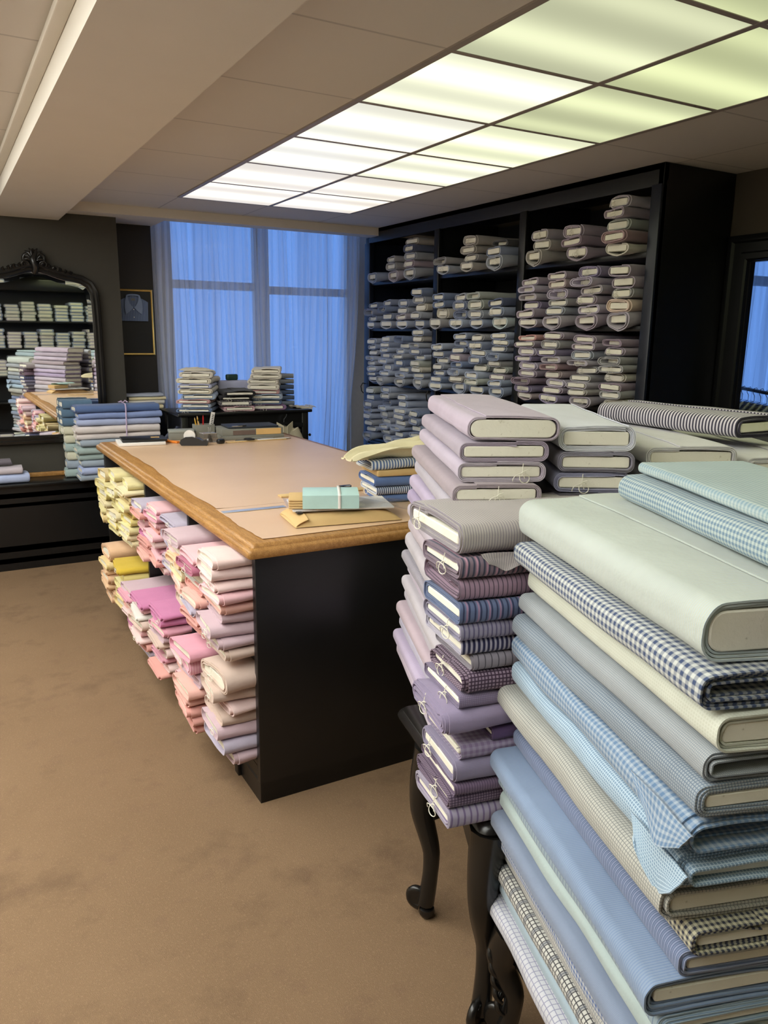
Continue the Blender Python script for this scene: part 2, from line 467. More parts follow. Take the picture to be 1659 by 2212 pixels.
# soffit in front of the window niche
struct('ceiling_soffit', MB().box(.812, 3.74, 5.78, 5.925, 2.39, CEIL+.08).box(.812, 1.52, 5.925, 6.5, 2.39, CEIL+.08), M['plaster'], smooth=0)
struct('ceiling_niche', MB().box(1.52, 3.8, 5.925, 6.5, 2.62, 2.70), M['plaster'], smooth=0)
struct('wall_back_left', MB().box(-1.6, 1.19, WALL_Y, WALL_Y+.12, 0, CEIL), M['wall'], smooth=0)
struct('wall_niche_return', MB().box(1.07, 1.19, WALL_Y+.12, 6.4, 0, CEIL), M['wall'], smooth=0)
struct('wall_niche_panel', MB().box(1.19, 1.50, 6.26, 6.40, 0, 2.39), M['panel'], smooth=0)
wb = MB()
WZ0, WZ1 = .42, 2.52
wins = ((1.645, 2.395), (2.455, 3.255))
for x0, x1 in ((1.50, wins[0][0]), (wins[0][1], wins[1][0]), (wins[1][1], 3.8)): wb.box(x0, x1, WIN_Y, WIN_Y+.1, 0, 2.7)
for x0, x1 in wins: wb.box(x0, x1, WIN_Y, WIN_Y+.1, 0, WZ0).box(x0, x1, WIN_Y, WIN_Y+.1, WZ1, 2.7)
struct('wall_back_window', wb, M['window_wall'], smooth=0)
struct('wall_left', MB().box(-1.7, -1.6, -1.75, 6.1, 0, CEIL+.1), M['plaster'], smooth=0)
struct('wall_rear', MB().box(-1.7, 3.9, -1.85, -1.75, 0, CEIL+.1), M['wall'], smooth=0)
RX = 3.74
DY0, DY1, DZ = 1.35, 2.752, 2.005
struct('wall_right', MB().box(RX, RX+.03, -1.75, DY0, 0, CEIL).box(RX, RX+.03, DY1, 6.5, 0, CEIL+.25).box(RX, RX+.03, DY0, DY1, DZ, CEIL), M['wall_brown'], smooth=0)
# black door surround, stepped moulding with mitred corners
prof = [(0, 0), (.13, 0), (.13, -.022), (.112, -.030), (.10, -.03), (.09, -.016), (.045, -.016), (.035, -.036), (.008, -.036), (0, -.026)]
struct('trim_2', MB().sweep([(RX, DY1, 0), (RX, DY1, DZ), (RX, DY0, DZ), (RX, DY0, 0)], [(-u, -v) for u, v in prof], normal=(-1, 0, 0)), M['black'])
struct('trim_3', MB().box(RX-.0, RX+.035, DY1-.006, DY1, 0, DZ).box(RX, RX+.035, DY0, DY0+.006, 0, DZ).box(RX, RX+.035, DY0, DY1, DZ-.006, DZ), M['black'], smooth=0)
# adjoining room seen through the doorway
AY = 3.72
ax0, ax1 = 4.75, 6.9
ab = MB().box(RX+.03, ax0, AY, AY+.1, 0, 2.7).box(ax1, 7.6, AY, AY+.1, 0, 2.7).box(ax0, ax1, AY, AY+.1, 0, .45).box(ax0, ax1, AY, AY+.1, 2.5, 2.7)
struct('wall_annex_window', ab, M['window_wall'], smooth=0)
struct('wall_annex_side', MB().box(7.5, 7.6, 0, AY, 0, 2.7), M['window_wall'], smooth=0)
struct('wall_annex_front', MB().box(RX+.03, 7.6, 0, .1, 0, 2.7), M['window_wall'], smooth=0)
struct('ceiling_annex', MB().box(RX+.03, 7.6, 0, AY+.1, 2.62, 2.7), M['plaster'], smooth=0)

def window(name, x0, x1, y, z0, z1, zt):
    fr = MB(); w_ = .035
    fr.box(x0, x1, y, y+.06, z0, z0+w_).box(x0, x1, y, y+.06, z1-w_, z1).box(x0, x0+w_, y, y+.06, z0+w_, z1-w_).box(x1-w_, x1, y, y+.06, z0+w_, z1-w_)
    fr.box(x0+w_, x1-w_, y-.01, y+.06, zt-.032, zt+.032)
    o = struct(name, fr, M['window_frame'], smooth=0)
    MB().box(x0+w_, x1-w_, y+.03, y+.034, z0+w_, zt-.03).box(x0+w_, x1-w_, y+.03, y+.034, zt+.03, z1-w_).build('pane', M['glass'], o, 0)
window('window_1', wins[0][0], wins[0][1], WIN_Y+.02, WZ0, WZ1, 1.985)
window('window_2', wins[1][0], wins[1][1], WIN_Y+.02, WZ0, WZ1, 1.965)
window('window_3', ax0, ax1, AY+.02, .45, 2.5, 2.02)

def curtain(x0, x1, y, z0, z1, nf, seed, label, cat='curtain', flare=0):
    r_ = random.Random(seed); ph = [r_.uniform(0, 6.28) for _ in range(8)]
    def fn(u, v):
        uu = u + .012*math.sin(9*u+ph[0]) + .006*math.sin(31*u+ph[1])
        amp = .017+.009*math.sin(13*u+ph[2])
        d = amp*math.sin(2*math.pi*nf*uu+ph[3]+.5*math.sin(v*2.3+ph[4]+u*8)) + .003*math.sin(2*math.pi*nf*2.3*uu+ph[5]+v)
        d *= .55+.6*(1-v)
        x = x0+(x1-x0)*u + .012*math.sin(6*v+u*17+ph[6]) 
        if flare: x -= flare*(1-v)**1.6*u*u
        return (x, y+d, z0+(z1-z0)*v)
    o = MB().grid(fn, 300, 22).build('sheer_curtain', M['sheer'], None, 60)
    return tag(o, label, cat, 'sheer curtains')
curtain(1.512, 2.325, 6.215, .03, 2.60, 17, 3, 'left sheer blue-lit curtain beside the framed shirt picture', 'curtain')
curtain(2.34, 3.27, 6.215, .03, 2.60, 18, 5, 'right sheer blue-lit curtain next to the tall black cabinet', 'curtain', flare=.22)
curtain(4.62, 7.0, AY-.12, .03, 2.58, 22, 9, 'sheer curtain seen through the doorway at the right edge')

# ceiling lights: two columns of square panels in a grid
def panel_mat(name, c, power, band):
    b = NB(name); g = b.n('SeparateXYZ'); b.l(b.coord('Generated'), g.inputs[0])
    def bnd(c0, w_):
        d = b.math('DIVIDE', b.math('SUBTRACT', g.outputs[1], c0), w_)
        return b.math('POWER', 2.718, b.math('MULTIPLY', b.math('MULTIPLY', d, d), -1))
    s = b.math('ADD', .66, b.math('MULTIPLY', b.math('ADD', bnd(band, .17), b.math('MULTIPLY', bnd(band-.55 if band > .5 else band+.55, .13), .6)), .62))
    b.base((.02, .02, .02)); b.rough(.4); b.p.inputs['Emission Color'].default_value = (*c, 1)
    b.l(b.math('MULTIPLY', s, power), b.p.inputs['Emission Strength']); return b.m
rows = [(5.225-.61*k) for k in range(11)]
gb = MB(); X0, X1, X2 = 1.445, 2.055, 2.665; BW = .013
for x in (X0, X1, X2): gb.box(x-BW, x+BW, rows[-1]-.61, rows[0], CEIL-.006, CEIL+.004)
for y in rows+[rows[-1]-.61]: gb.box(X0, X2, y-BW*.8, y+BW*.8, CEIL-.005, CEIL+.004)
tag(gb.build('ceiling_grid_frame', M['tbar'], None, 0), kind='structure')
WARM = (1.0, .92, .80); NEUT = (1.0, .97, .86); GREEN = (.93, 1.0, .55)
for k, y in enumerate(rows):
    for c_, (xa, xb) in enumerate(((X0, X1), (X1, X2))):
        g = min(1, max(0, (k-2.6+c_*1.6)/3.4))
        colr = tuple(a*(1-g)+b_*g for a, b_ in zip(WARM if k < 2 else NEUT, GREEN))
        pw = PANEL_POWER*(.66 if g > .6 else 1.06) if k < 7 else REAR_POWER
        side = 'left' if c_ == 0 else 'right'
        vis = k < 7
        lab = f'{"greenish" if g > .5 else "warm white"} lit ceiling panel, {PL[min(k,4)] if k < 5 else ("sixth" if k == 5 else "seventh")} row from window, {side} column' if vis else 'lit square ceiling panel further back, behind the viewpoint'
        t = thing('ceiling_light', lab, 'ceiling light', ((xa+xb)/2, y-.305, CEIL-.004), 0, 'lit ceiling panels')
        MB().box(-.292, .292, -.292, .292, 0, .003).build('diffuser', panel_mat('lit_diffuser', colr, pw, [.62, .5, .72, .4, .3, .66, .5][k % 7]), t, 0)

lp = panel_mat('lit_diffuser_left', (.98, 1.0, .95), LEFT_POWER, .5)
for i in range(3):
    for j in range(8):
        x, y = -1.28+.56*i, .35+.62*j
        t = thing('ceiling_light', 'lit square ceiling panel in the left half of the room, outside the photo', 'ceiling light', (x, y, CEIL-.004), 0, 'lit ceiling panels of the left half')
        MB().box(-.25, .25, -.29, .29, 0, .003).build('diffuser', lp, t, 0)

# ------------------------------------------------------------------ tall cabinet on the right
CX0, CX1 = 3.20, 3.735
CY0, CY1 = 2.885, 5.99
cab = thing('shelf_cabinet', 'tall black built-in cabinet of open shelves full of fabric bolts', 'cabinet', (CX0, (CY0+CY1)/2, 0))
cab_y = (CY0+CY1)/2
def cp(name, mb, mat=None): 
    o = mb.build(name, mat or M['black'], None, 30)
    o.parent = cab; o.location = (-CX0, -cab_y, 0); return o
cp('side_panel', MB().bbox(CX0, CX1, CY0, CY0+.035, 0, CEIL-.002, .003)); cp('side_panel', MB().bbox(CX0, CX1, CY1-.05, CY1, 0, CEIL-.06, .003), M['navy'])
cp('back_panel', MB().box(CX1-.012, CX1, CY0+.035, CY1-.05, 0, CEIL-.06), M['black_matt'])
cp('cornice', MB().sweep([(CX0, CY0, 0), (CX0, 5.775, 0)], [(.0, 2.345), (.02, 2.345), (.02, 2.36), (.032, 2.375), (.03, CEIL-.002), (0, CEIL-.002)][::-1]).box(CX0, CX1, CY0+.03, 5.775, CEIL-.03, CEIL-.002).box(CX0, CX1, 5.775, CY1-.05, 2.345, 2.385), M['black'])
divs = (3.945, 4.90)
cp('stile', MB().bbox(CX0-.012, CX0+.03, CY0, CY0+.065, 0, 2.35, .004), M['navy'])
for y in divs:
    cp('divider', MB().box(CX0+.02, CX1-.012, y-.014, y+.014, 0, 2.4), M['black_matt'])
    cp('stile', MB().bbox(CX0-.012, CX0+.025, y-.032, y+.032, 0, 2.35, .006), M['black'])
cp('stile', MB().bbox(CX0-.012, CX0+.03, CY1-.09, CY1, 0, 2.345, .004), M['navy'])
bays = ((4.932, 5.90), (3.977, 4.868), (2.95, 3.913))     # left, middle, right
SH = (2.035, 1.668, 1.232)
shelf_z = {}
for bi, (ya, yb) in enumerate(bays):
    lows = (.752,) if bi == 0 else (1.02,)
    for z in SH+lows:
        cp('shelf', MB().bbox(CX0+.004, CX1-.012, ya-.02, yb+.02, z-.028, z, .003))
    shelf_z[bi] = SH+lows
    cp('base_panel', MB().box(CX0-.004, CX0+.02, ya-.02, yb+.02, 0, shelf_z[bi][3]-.028), M['navy'])
    mid = (ya+yb)/2
    for s_ in (-1, 1):
        y0, y1 = (ya+.01, mid-.006) if s_ < 0 else (mid+.006, yb-.01)
        d = MB(); d.bbox(CX0-.02, CX0-.004, y0, y1, .1, .70, .003)
        dr = cp('door', d, M['navy'])
        fr = MB(); q = .06
        fr.bbox(CX0-.028, CX0-.02, y0, y1, .1, .1+q, .002).bbox(CX0-.028, CX0-.02, y0, y1, .70-q, .70, .002).bbox(CX0-.028, CX0-.02, y0, y0+q, .1+q, .70-q, .002).bbox(CX0-.028, CX0-.02, y1-q, y1, .1+q, .70-q, .002)
        fo = fr.build('door_frame', M['navy'], dr, 30)
        kz = MB().lathe([(.004, 0), (.004, .012), (.009, .018), (.0095, .024), (.005, .03)], k=12, mat=T(CX0-.02, mid+s_*.075 if s_ < 0 else mid+.075, .655, 0, 0, -math.pi/2))
        kz.build('knob', M['brass'], dr, 60)
# iron hooks on the stiles
for y in (divs[0], divs[1], CY1-.05, CY0+.03):
    z = 1.15
    cp('hook', MB().tube([(CX0-.012, y+.02, z+.05), (CX0-.04, y+.02, z+.055), (CX0-.055, y+.02, z+.03), (CX0-.05, y+.02, z-.01), (CX0-.03, y+.02, z-.03)], .004, 6), M['ebony'])

# cabinet fabrics
PAL = {}
def pal(key, name, c, *a, **k):
    m = sum(c)/3
    if not PAL.get('_counter'): c = tuple(min(255, 255-(255-(m+(x-m)*.82))*.76) for x in c)
    fab(key, c, *a, **k); PAL[key] = name
pal('slate', 'slate blue', (112, 128, 170)); pal('denim', 'denim blue', (88, 112, 164)); pal('sky', 'pale blue', (158, 174, 210))
pal('steelb', 'steel blue', (128, 146, 186)); pal('navyb', 'dark blue', (48, 62, 108)); pal('bluegrey', 'blue grey', (150, 158, 178))
pal('greygreen', 'grey green', (164, 172, 164)); pal('paleaqua', 'pale aqua', (186, 206, 210)); pal('warmgrey', 'warm grey', (166, 158, 152))
pal('grey', 'grey', (150, 148, 152)); pal('lilacgrey', 'lilac grey', (172, 160, 178)); pal('lilac', 'lilac', (186, 172, 202)); pal('mauve', 'mauve', (158, 138, 162))
pal('plum', 'dusky plum', (134, 106, 132)); pal('rosegrey', 'rose grey', (176, 150, 156)); pal('peach', 'peach', (224, 188, 164)); pal('rose', 'dusky rose', (160, 116, 124))
pal('ivory', 'ivory', (208, 200, 180)); pal('violet', 'violet', (128, 112, 160)); pal('charcoal', 'charcoal', (30, 30, 36)); pal('salmonp', 'salmon pink', (226, 150, 140))
pal('skystripe', 'blue striped', (190, 202, 226), 'stripe', (110, 134, 184), .008, .4)
pal('lilacstripe', 'lilac striped', (206, 198, 214), 'stripe', (150, 134, 170), .008, .4)
pal('mossg', 'dark grey green', (40, 46, 44))

shelfT = []
for i, (Tk, tn, sg, pr) in enumerate(((.050, 2, 0, .002), (.046, 2, 0, -.004), (.058, 3, 0, .0), (.054, 3, .0, -.045), (.052, 2, .014, .0), (.062, 3, .034, -.006), (.056, 2.6, 0, .004), (.048, 2.4, 0, -.03))):
    shelfT.append(template(.50, .158, Tk, tn, .0044, 40+i, nseg=6, nc=5, nf=5, sag=sg, wob=.011, puff=.004, rag=.012, proud=pr, ky=1.5, round_=.95, start=rnd.uniform(.2, .9)))
GRP = 'fabric bolts in the tall cabinet'
BAYN = ('left', 'middle', 'right'); SHN = ('top', 'second', 'third', 'fourth')
def cab_pile(bi, si, pi, cy, keys, npile, front=0, wsc=1.0, hsc=1.0, droop=True):
    z = shelf_z[bi][si]+.001; n = len(keys)
    for i, k in enumerate(keys):
        if i == 0 and droop: t = shelfT[5] if rnd.random() < .5 else shelfT[4]
        else: t = shelfT[rnd.choice((0, 0, 1, 1, 2, 2, 3, 6, 6, 7))]
        sz = hsc*rnd.uniform(.86, 1.06); x = CX0-.06+.25+front+rnd.uniform(-.03, .03)
        lab = f'{PAL[k]} bolt, {ordn(i, n)}, {PL[pi]} pile from left, {SHN[si]} shelf, {BAYN[bi]} cabinet bay'
        if n == 1: lab = f'{PAL[k]} bolt lying alone, {PL[pi]} from left, {SHN[si]} shelf, {BAYN[bi]} cabinet bay'
        put_bolt(t, FAB[k], lab, (x, cy+rnd.uniform(-.014, .014), z), R(rnd.uniform(-4, 4)), GRP, (1, wsc*rnd.uniform(.9, 1.1), sz),
                 tilt=R(rnd.uniform(-2, 2)) if n > 1 else 0, string=rnd.random() < .3)
        z += t[5]*sz+.0025
def lst(s): return s.split()
BL = lambda n: [rnd.choice(['slate', 'denim', 'sky', 'steelb', 'sky', 'bluegrey', 'slate', 'steelb', 'skystripe', 'bluegrey']) for _ in range(n)]
LI = lambda n: [rnd.choice(['lilacgrey', 'lilacgrey', 'lilac', 'mauve', 'lilacstripe', 'grey', 'rosegrey', 'warmgrey', 'lilac']) for _ in range(n)]
# left bay
ya, yb = bays[0]; pw = (yb-ya)/4; L4 = [yb-pw*(i+.5) for i in range(4)]
cab_pile(0, 0, 0, 5.72, ['steelb'], 3); cab_pile(0, 0, 1, 5.46, lst('lilacgrey grey grey'), 3, wsc=.95); cab_pile(0, 0, 2, 5.19, lst('bluegrey mauve bluegrey navyb warmgrey'), 3, wsc=1.0)
for p, ks in enumerate(('slate steelb slate denim', 'bluegrey slate denim slate', 'sky lilacgrey bluegrey steelb', 'slate bluegrey ivory bluegrey denim')): cab_pile(0, 1, p, L4[p], lst(ks), 4)
for p, ks in enumerate(('slate denim sky bluegrey sky bluegrey steelb sky', 'bluegrey sky skystripe sky slate sky steelb sky', 'bluegrey sky steelb denim bluegrey sky sky denim', 'bluegrey sky ivory greygreen sky slate bluegrey warmgrey steelb')): cab_pile(0, 2, p, L4[p], lst(ks), 4, hsc=.87)
for p, ks in enumerate(('steelb sky bluegrey sky sky slate denim greygreen', 'sky bluegrey sky bluegrey bluegrey sky slate bluegrey sky', 'sky slate sky bluegrey slate sky sky sky', 'sky bluegrey steelb steelb slate denim')): cab_pile(0, 3, p, L4[p], lst(ks), 4, hsc=.95 if p < 3 else .9)
# middle bay
ya, yb = bays[1]; pw = (yb-ya)/4; L4 = [yb-pw*(i+.5) for i in range(4)]
cab_pile(1, 0, 0, 4.715, lst('bluegrey grey'), 3); cab_pile(1, 0, 1, 4.42, lst('warmgrey grey warmgrey warmgrey'), 3, wsc=1.05); cab_pile(1, 0, 2, 4.12, lst('bluegrey slate charcoal'), 3)
for p, ks in enumerate(('grey ivory denim denim', 'sky slate slate bluegrey', 'steelb bluegrey greygreen greygreen', 'paleaqua steelb navyb')): cab_pile(1, 1, p, L4[p], lst(ks), 4, hsc=1.08)
for p, ks in enumerate(('sky denim slate bluegrey bluegrey slate sky', 'sky warmgrey sky denim mauve slate slate steelb', 'slate greygreen sky greygreen slate sky slate grey', 'steelb steelb mauve greygreen grey steelb bluegrey slate sky')): cab_pile(1, 2, p, L4[p], lst(ks), 4, hsc=.92 if p < 3 else .86)
for p, ks in enumerate(('charcoal', 'charcoal mossg', 'mossg')): cab_pile(1, 3, p, 4.70-.27*p, lst(ks), 3, front=.06, droop=False)
# right bay
ya, yb = bays[2]; pw = (yb-ya)/4; L4 = [yb-pw*(i+.5) for i in range(4)]
for p, (cy, ks) in enumerate(((3.72, 'warmgrey warmgrey lilacgrey'), (3.43, 'mauve plum mauve'), (3.12, 'ivory rose greygreen mauve lilacgrey'))): cab_pile(2, 0, p, cy, lst(ks), 3, hsc=1.08, front=-.01 if p < 2 else 0)
for p, ks in enumerate(('lilacgrey mauve violet lilacgrey lilac mauve', 'lilacgrey bluegrey grey lilac rosegrey mauve', 'mauve lilac mauve lilacgrey lilac violet', 'lilacgrey peach grey mauve mauve')): cab_pile(2, 1, p, L4[p], lst(ks), 4, wsc=1.04, hsc=.98 if p < 3 else 1.08)
for p, ks in enumerate(('rosegrey violet plum mauve lilac violet lilac mauve salmonp', 'violet mauve lilac rosegrey rose lilacgrey violet grey mauve', 'lilacgrey warmgrey lilacgrey grey grey lilacgrey bluegrey mauve mauve', 'ivory grey plum ivory grey grey mauve plum')): cab_pile(2, 2, p, L4[p], lst(ks), 4, wsc=1.06, hsc=.80 if p < 3 else .88)
for p, (cy, ks) in enumerate(((3.79, 'lilacgrey mauve'), (3.50, 'rosegrey mauve'), (3.1, 'grey charcoal'))): cab_pile(2, 3, p, cy, lst(ks), 3, droop=False, hsc=1.15)

# ------------------------------------------------------------------ cutting counter
KX0, KX1, KY0, KY1 = .835, 2.02, 2.315, 4.97
ctr = thing('cutting_counter', 'long black cutting counter with oak top and pink fabric shelves', 'counter', ((KX0+KX1)/2, (KY0+KY1)/2, 0))
cl = (-(KX0+KX1)/2, -(KY0+KY1)/2, 0)
def kp(name, mb, mat, sm=30):
    o = mb.build(name, mat, ctr, sm); o.location = cl; return o
TOPZ = .945
tp = rrect((KX1-KX0)/2+.03, (KY1-KY0)/2+.035, .012, 3, 1, 1); rings = []
for d, z in ((.02, .895), (.004, .899), (0, .906), (0, .922), (.004, .928), (.016, .932), (.018, .938), (.024, TOPZ-.002), (.028, TOPZ)):
    rings.append([Vector((p[0], p[1], z)) for p in rrect((KX1-KX0)/2+.035-d, (KY1-KY0)/2+.04-d, .012, 3, 1, 1)])
kk = len(rings[0]); mb = MB(); mb.add([v for g in rings for v in g], [(g*kk+i, g*kk+(i+1) % kk, (g+1)*kk+(i+1) % kk, (g+1)*kk+i) for g in range(len(rings)-1) for i in range(kk)]+[tuple(range(kk-1, -1, -1)), tuple((len(rings)-1)*kk+i for i in range(kk))])
mb.build('worktop', M['oak'], ctr, 40)
kp('end_panel', MB().bbox(KX0, KX1, KY0, KY0+.03, 0, .896, .003), M['black']); kp('end_panel', MB().bbox(KX0, KX1, KY1-.03, KY1, 0, .896, .003), M['black'])
kp('centre_panel', MB().box(KX0+.58, KX0+.6, KY0+.03, KY1-.03, .05, .896), M['black_matt'])
kp('right_panel', MB().box(KX1-.02, KX1, KY0+.03, KY1-.03, .0, .896), M['black'])
kdiv = (3.115, 3.895)
for y in kdiv: kp('divider', MB().bbox(KX0+.002, KX0+.58, y-.014, y+.014, .14, .896, .003), M['black'])
kp('shelf', MB().bbox(KX0+.012, KX0+.58, KY0+.03, KY1-.03, .508, .53, .003), M['black'])
kp('bottom_shelf', MB().bbox(KX0+.004, KX0+.58, KY0+.03, KY1-.03, .125, .148, .003), M['black'])
kp('plinth', MB().sweep([(KX0, KY1, 0), (KX0, KY0, 0), (KX1, KY0, 0)], [(.0, 0), (.0, .075), (-.008, .088), (-.022, .09), (-.022, 0)], normal=(0, 0, 1)), M['black'])
kp('plinth_board', MB().box(KX0+.004, KX0+.02, KY0+.03, KY1-.03, 0, .125), M['black'])
kp('plinth_bracket', MB().bbox(KX0-.012, KX0+.006, 2.52, 2.56, 0, .118, .003), M['black'])

# kraft paper on the counter
def sheet(x0, x1, y0, y1, z, seed, edge=.008, curl=.004):
    def fn(u, v):
        x = x0+(x1-x0)*u; y = y0+(y1-y0)*v
        if u < .001: x += edge*(math.sin(v*7+seed)+.5*math.sin(v*17+seed*2)+.35*math.sin(v*41))
        zz = z+.0010*(1+nz(x*5, y*5, 0, seed)) + (curl*(1-u*18)**2*(.5+.5*math.sin(v*9+seed)) if u < .055 else 0)
        return (x, y, zz)
    return MB().grid(fn, 60, 60, .0006)
tag(sheet(.875, 1.995, 2.84, 4.93, TOPZ+.0013, 3).build('paper_sheet', M['kraft'], None, 60), 'large brown kraft paper sheet covering the far part of the counter', 'paper')
tag(sheet(.868, 1.985, 2.335, 2.838, TOPZ+.0013, 8, .003, .0015).build('paper_sheet', M['kraft'], None, 60), 'smaller brown kraft paper sheet at the near end of the counter', 'paper')

# counter bolts
PAL['_counter'] = 1
pal('blush', 'blush pink', (236, 208, 204)); pal('pink', 'pink', (236, 190, 196)); pal('rosepink', 'rose pink', (222, 162, 178)); pal('magenta', 'orchid pink', (206, 132, 172))
pal('coral', 'coral pink', (228, 168, 158)); pal('salmon', 'salmon', (232, 182, 170)); pal('mauvepink', 'mauve pink', (206, 180, 188)); pal('lav', 'lavender', (192, 182, 200))
pal('beigepink', 'beige pink', (214, 190, 176)); pal('apricot', 'apricot', (236, 198, 158)); pal('cream', 'cream', (236, 222, 180)); pal('lemon', 'lemon yellow', (228, 212, 138))
pal('butter', 'butter yellow', (230, 218, 162)); pal('mustard', 'mustard yellow', (212, 182, 66)); pal('gold', 'golden yellow', (230, 200, 116)); pal('sand', 'sand', (226, 204, 150))
pal('wine', 'deep rose', (188, 116, 140)); pal('pinkstripe', 'pink striped', (240, 190, 202), 'stripe', (228, 160, 182), .010, .4); pal('white', 'off-white', (224, 220, 212)); pal('tan', 'peach', (228, 188, 152))
cT = []
for i, (Tk, tn) in enumerate(((.050, 2), (.046, 3), (.058, 3), (.052, 4))):
    cT.append(template(.50, .232, Tk, tn, .0042, 70+i, nseg=7, nc=5, nf=6, wob=.011, puff=.006, rag=.012, proud=(-.003, -.02, .0, -.008)[i], ky=1.8, round_=.95, start=rnd.uniform(.1, .9)))
BIG = template(.50, .238, .088, 4, .006, 81, nseg=8, nc=5, nf=6, wob=.010, puff=.010, rag=.012, proud=-.004, start=.35)
CG = 'fabric bolts in the counter shelves'
CB = ('near', 'middle', 'far'); CP = ('near', 'middle', 'far')
def cnt_pile(bi, up, pi, cy, keys, x0=.70, top=None, wsc=1.0, bigs=()):
    z = (.531 if up else .149); n = len(keys)
    H_ = [BIG[5] if i in bigs else None for i in range(n)]
    lim = (top or (.885 if up else .5))-z; ts = []
    for i in range(n): ts.append(BIG if i in bigs else cT[rnd.randrange(4)])
    tot = sum(t[5]+.003 for t in ts); f = min(1.12, lim/tot)
    for i, k in enumerate(keys):
        t = ts[i]; sz = f*rnd.uniform(.95, 1.0)
        lab = f'{PAL[k]} bolt, {ordn(i, n)}, {CP[pi]} pile, {"upper" if up else "lower"} shelf, {CB[bi]} bay of the oak-topped counter'
        put_bolt(t, FAB[k], lab, (x0+.25+rnd.uniform(-.022, .022), cy+rnd.uniform(-.008, .008), z), R(rnd.uniform(-5, 5)), CG,
                 (1, wsc*rnd.uniform(.94, 1.02), sz), tilt=R(rnd.uniform(-1.5, 1.5)) if i else 0, string=rnd.random() < .35)
        z += t[5]*sz+.003
nb = [2.47, 2.715, 2.96]
cnt_pile(0, 1, 0, nb[0], lst('beigepink mauvepink mauvepink mauvepink salmon pink blush blush blush'), .735)
cnt_pile(0, 1, 1, nb[1], lst('coral coral lav salmon coral white wine pink'), .735, .83)
cnt_pile(0, 1, 2, nb[2], lst('beigepink salmon salmon cream apricot blush mauvepink'), .745, .85)
cnt_pile(0, 0, 0, nb[0], lst('mauvepink lav mauvepink beigepink blush beigepink beigepink'), .735, .50, bigs=(6,))
cnt_pile(0, 0, 1, nb[1], lst('coral coral coral salmon salmon mauvepink pinkstripe rosepink'), .70, .485, bigs=(6,))
cnt_pile(0, 0, 2, nb[2], lst('salmon coral pink salmon blush pink rosepink'), .74, .38)
nb = [3.26, 3.505, 3.75]
cnt_pile(1, 1, 0, nb[0], lst('blush pink lav mauvepink rosepink lav lav mauvepink lav'), .805, .83)
cnt_pile(1, 1, 1, nb[1], lst('blush coral pink rosepink blush pink coral pink rosepink pink'), .79, .84)
cnt_pile(1, 1, 2, nb[2], lst('salmon coral coral magenta pink pink coral lav'), .78, .82)
cnt_pile(1, 0, 0, nb[0], lst('coral blush rosepink blush beigepink mauvepink rosepink magenta magenta'), .715, .44)
cnt_pile(1, 0, 1, nb[1], lst('lav coral blush pink beigepink white pink magenta'), .70, .42)
cnt_pile(1, 0, 2, nb[2], lst('pink magenta blush blush salmon pink rosepink mauvepink'), .70, .40)
nb = [4.06, 4.33, 4.65]
cnt_pile(2, 1, 0, nb[0], lst('cream cream butter lemon gold butter sand cream butter'), .77, .86)
cnt_pile(2, 1, 1, nb[1], lst('butter lemon cream butter lemon butter cream butter'), .765, .88)
cnt_pile(2, 1, 2, nb[2], lst('sand butter cream lemon butter sand'), .76, .84)
cnt_pile(2, 0, 0, nb[0], lst('lemon sand butter butter lemon mustard'), .725, .43)
cnt_pile(2, 0, 1, nb[1], lst('tan tan apricot tan apricot sand tan'), .70, .47, bigs=(6,))

# ------------------------------------------------------------------ black tables with cabriole legs
def cabriole(P, out, h, knee=.05, r0=.034, carved=False):
    """curved leg at P (foot), leaning out in direction out at the knee, scroll foot"""
    mb = MB(); o = Vector((*out, 0)).normalized(); P = Vector(P)
    pts, rs = [], []
    N = 26
    for i in range(N+1):
        t = i/N; z = .045+(h-.045)*t
        off = knee*math.sin(min(1, max(0, (t-.35)/.65))*math.pi)**1.2 - .012*math.sin(min(1, t/.6)*math.pi) + .004*(1-t)
        pts.append(P + o*off + Vector((0, 0, z)))
        rs.append(.0205+(r0-.0205)*max(0, (t-.2)/.8)**1.25 + .004*(1-t)**4)
    mb.tube(pts, rs, 10, up=(o.x, o.y, 0))
    # scroll
    sc_ = []; c = P+o*.026+Vector((0, 0, .062))
    for i in range(22):
        a = -1.7+i/21*6.6; rr2 = .030*(1-i/30)
        sc_.append(c+o*math.cos(a)*rr2+Vector((0, 0, math.sin(a)*rr2)))
    mb.tube(sc_, [.014*(1-i/40) for i in range(22)], 8, up=(-o.y, o.x, 0), flat=1.0)
    mb.tube([c-Vector((-o.y, o.x, 0))*.011, c+Vector((-o.y, o.x, 0))*.011], [.022, .022], 14)
    mb.lathe([(.012, .034), (.021, .03), (.023, .016), (.018, .008), (.013, 0)][::-1], (P.x, P.y, 0), 12)
    return mb
def leaf_carving(P, out, h):
    """acanthus scrolls on the knee of the leg"""
    mb = MB(); o = Vector((*out, 0)).normalized(); s_ = Vector((-o.y, o.x, 0)); P = Vector(P)
    for k in range(5):
        for sg in (-1, 1):
            c = P + o*(.062-.006*k)+Vector((0, 0, h*(.92-.11*k)))
            pts = [c+s_*sg*(.003+.026*math.sin(t*2.2))+o*(-.022+.016*math.sin(t*2.6)-.02*t)+Vector((0, 0, -.045*t)) for t in [i/8 for i in range(9)]]
            mb.tube(pts, [.010*(1-.6*i/8) for i in range(9)], 6)
    return mb
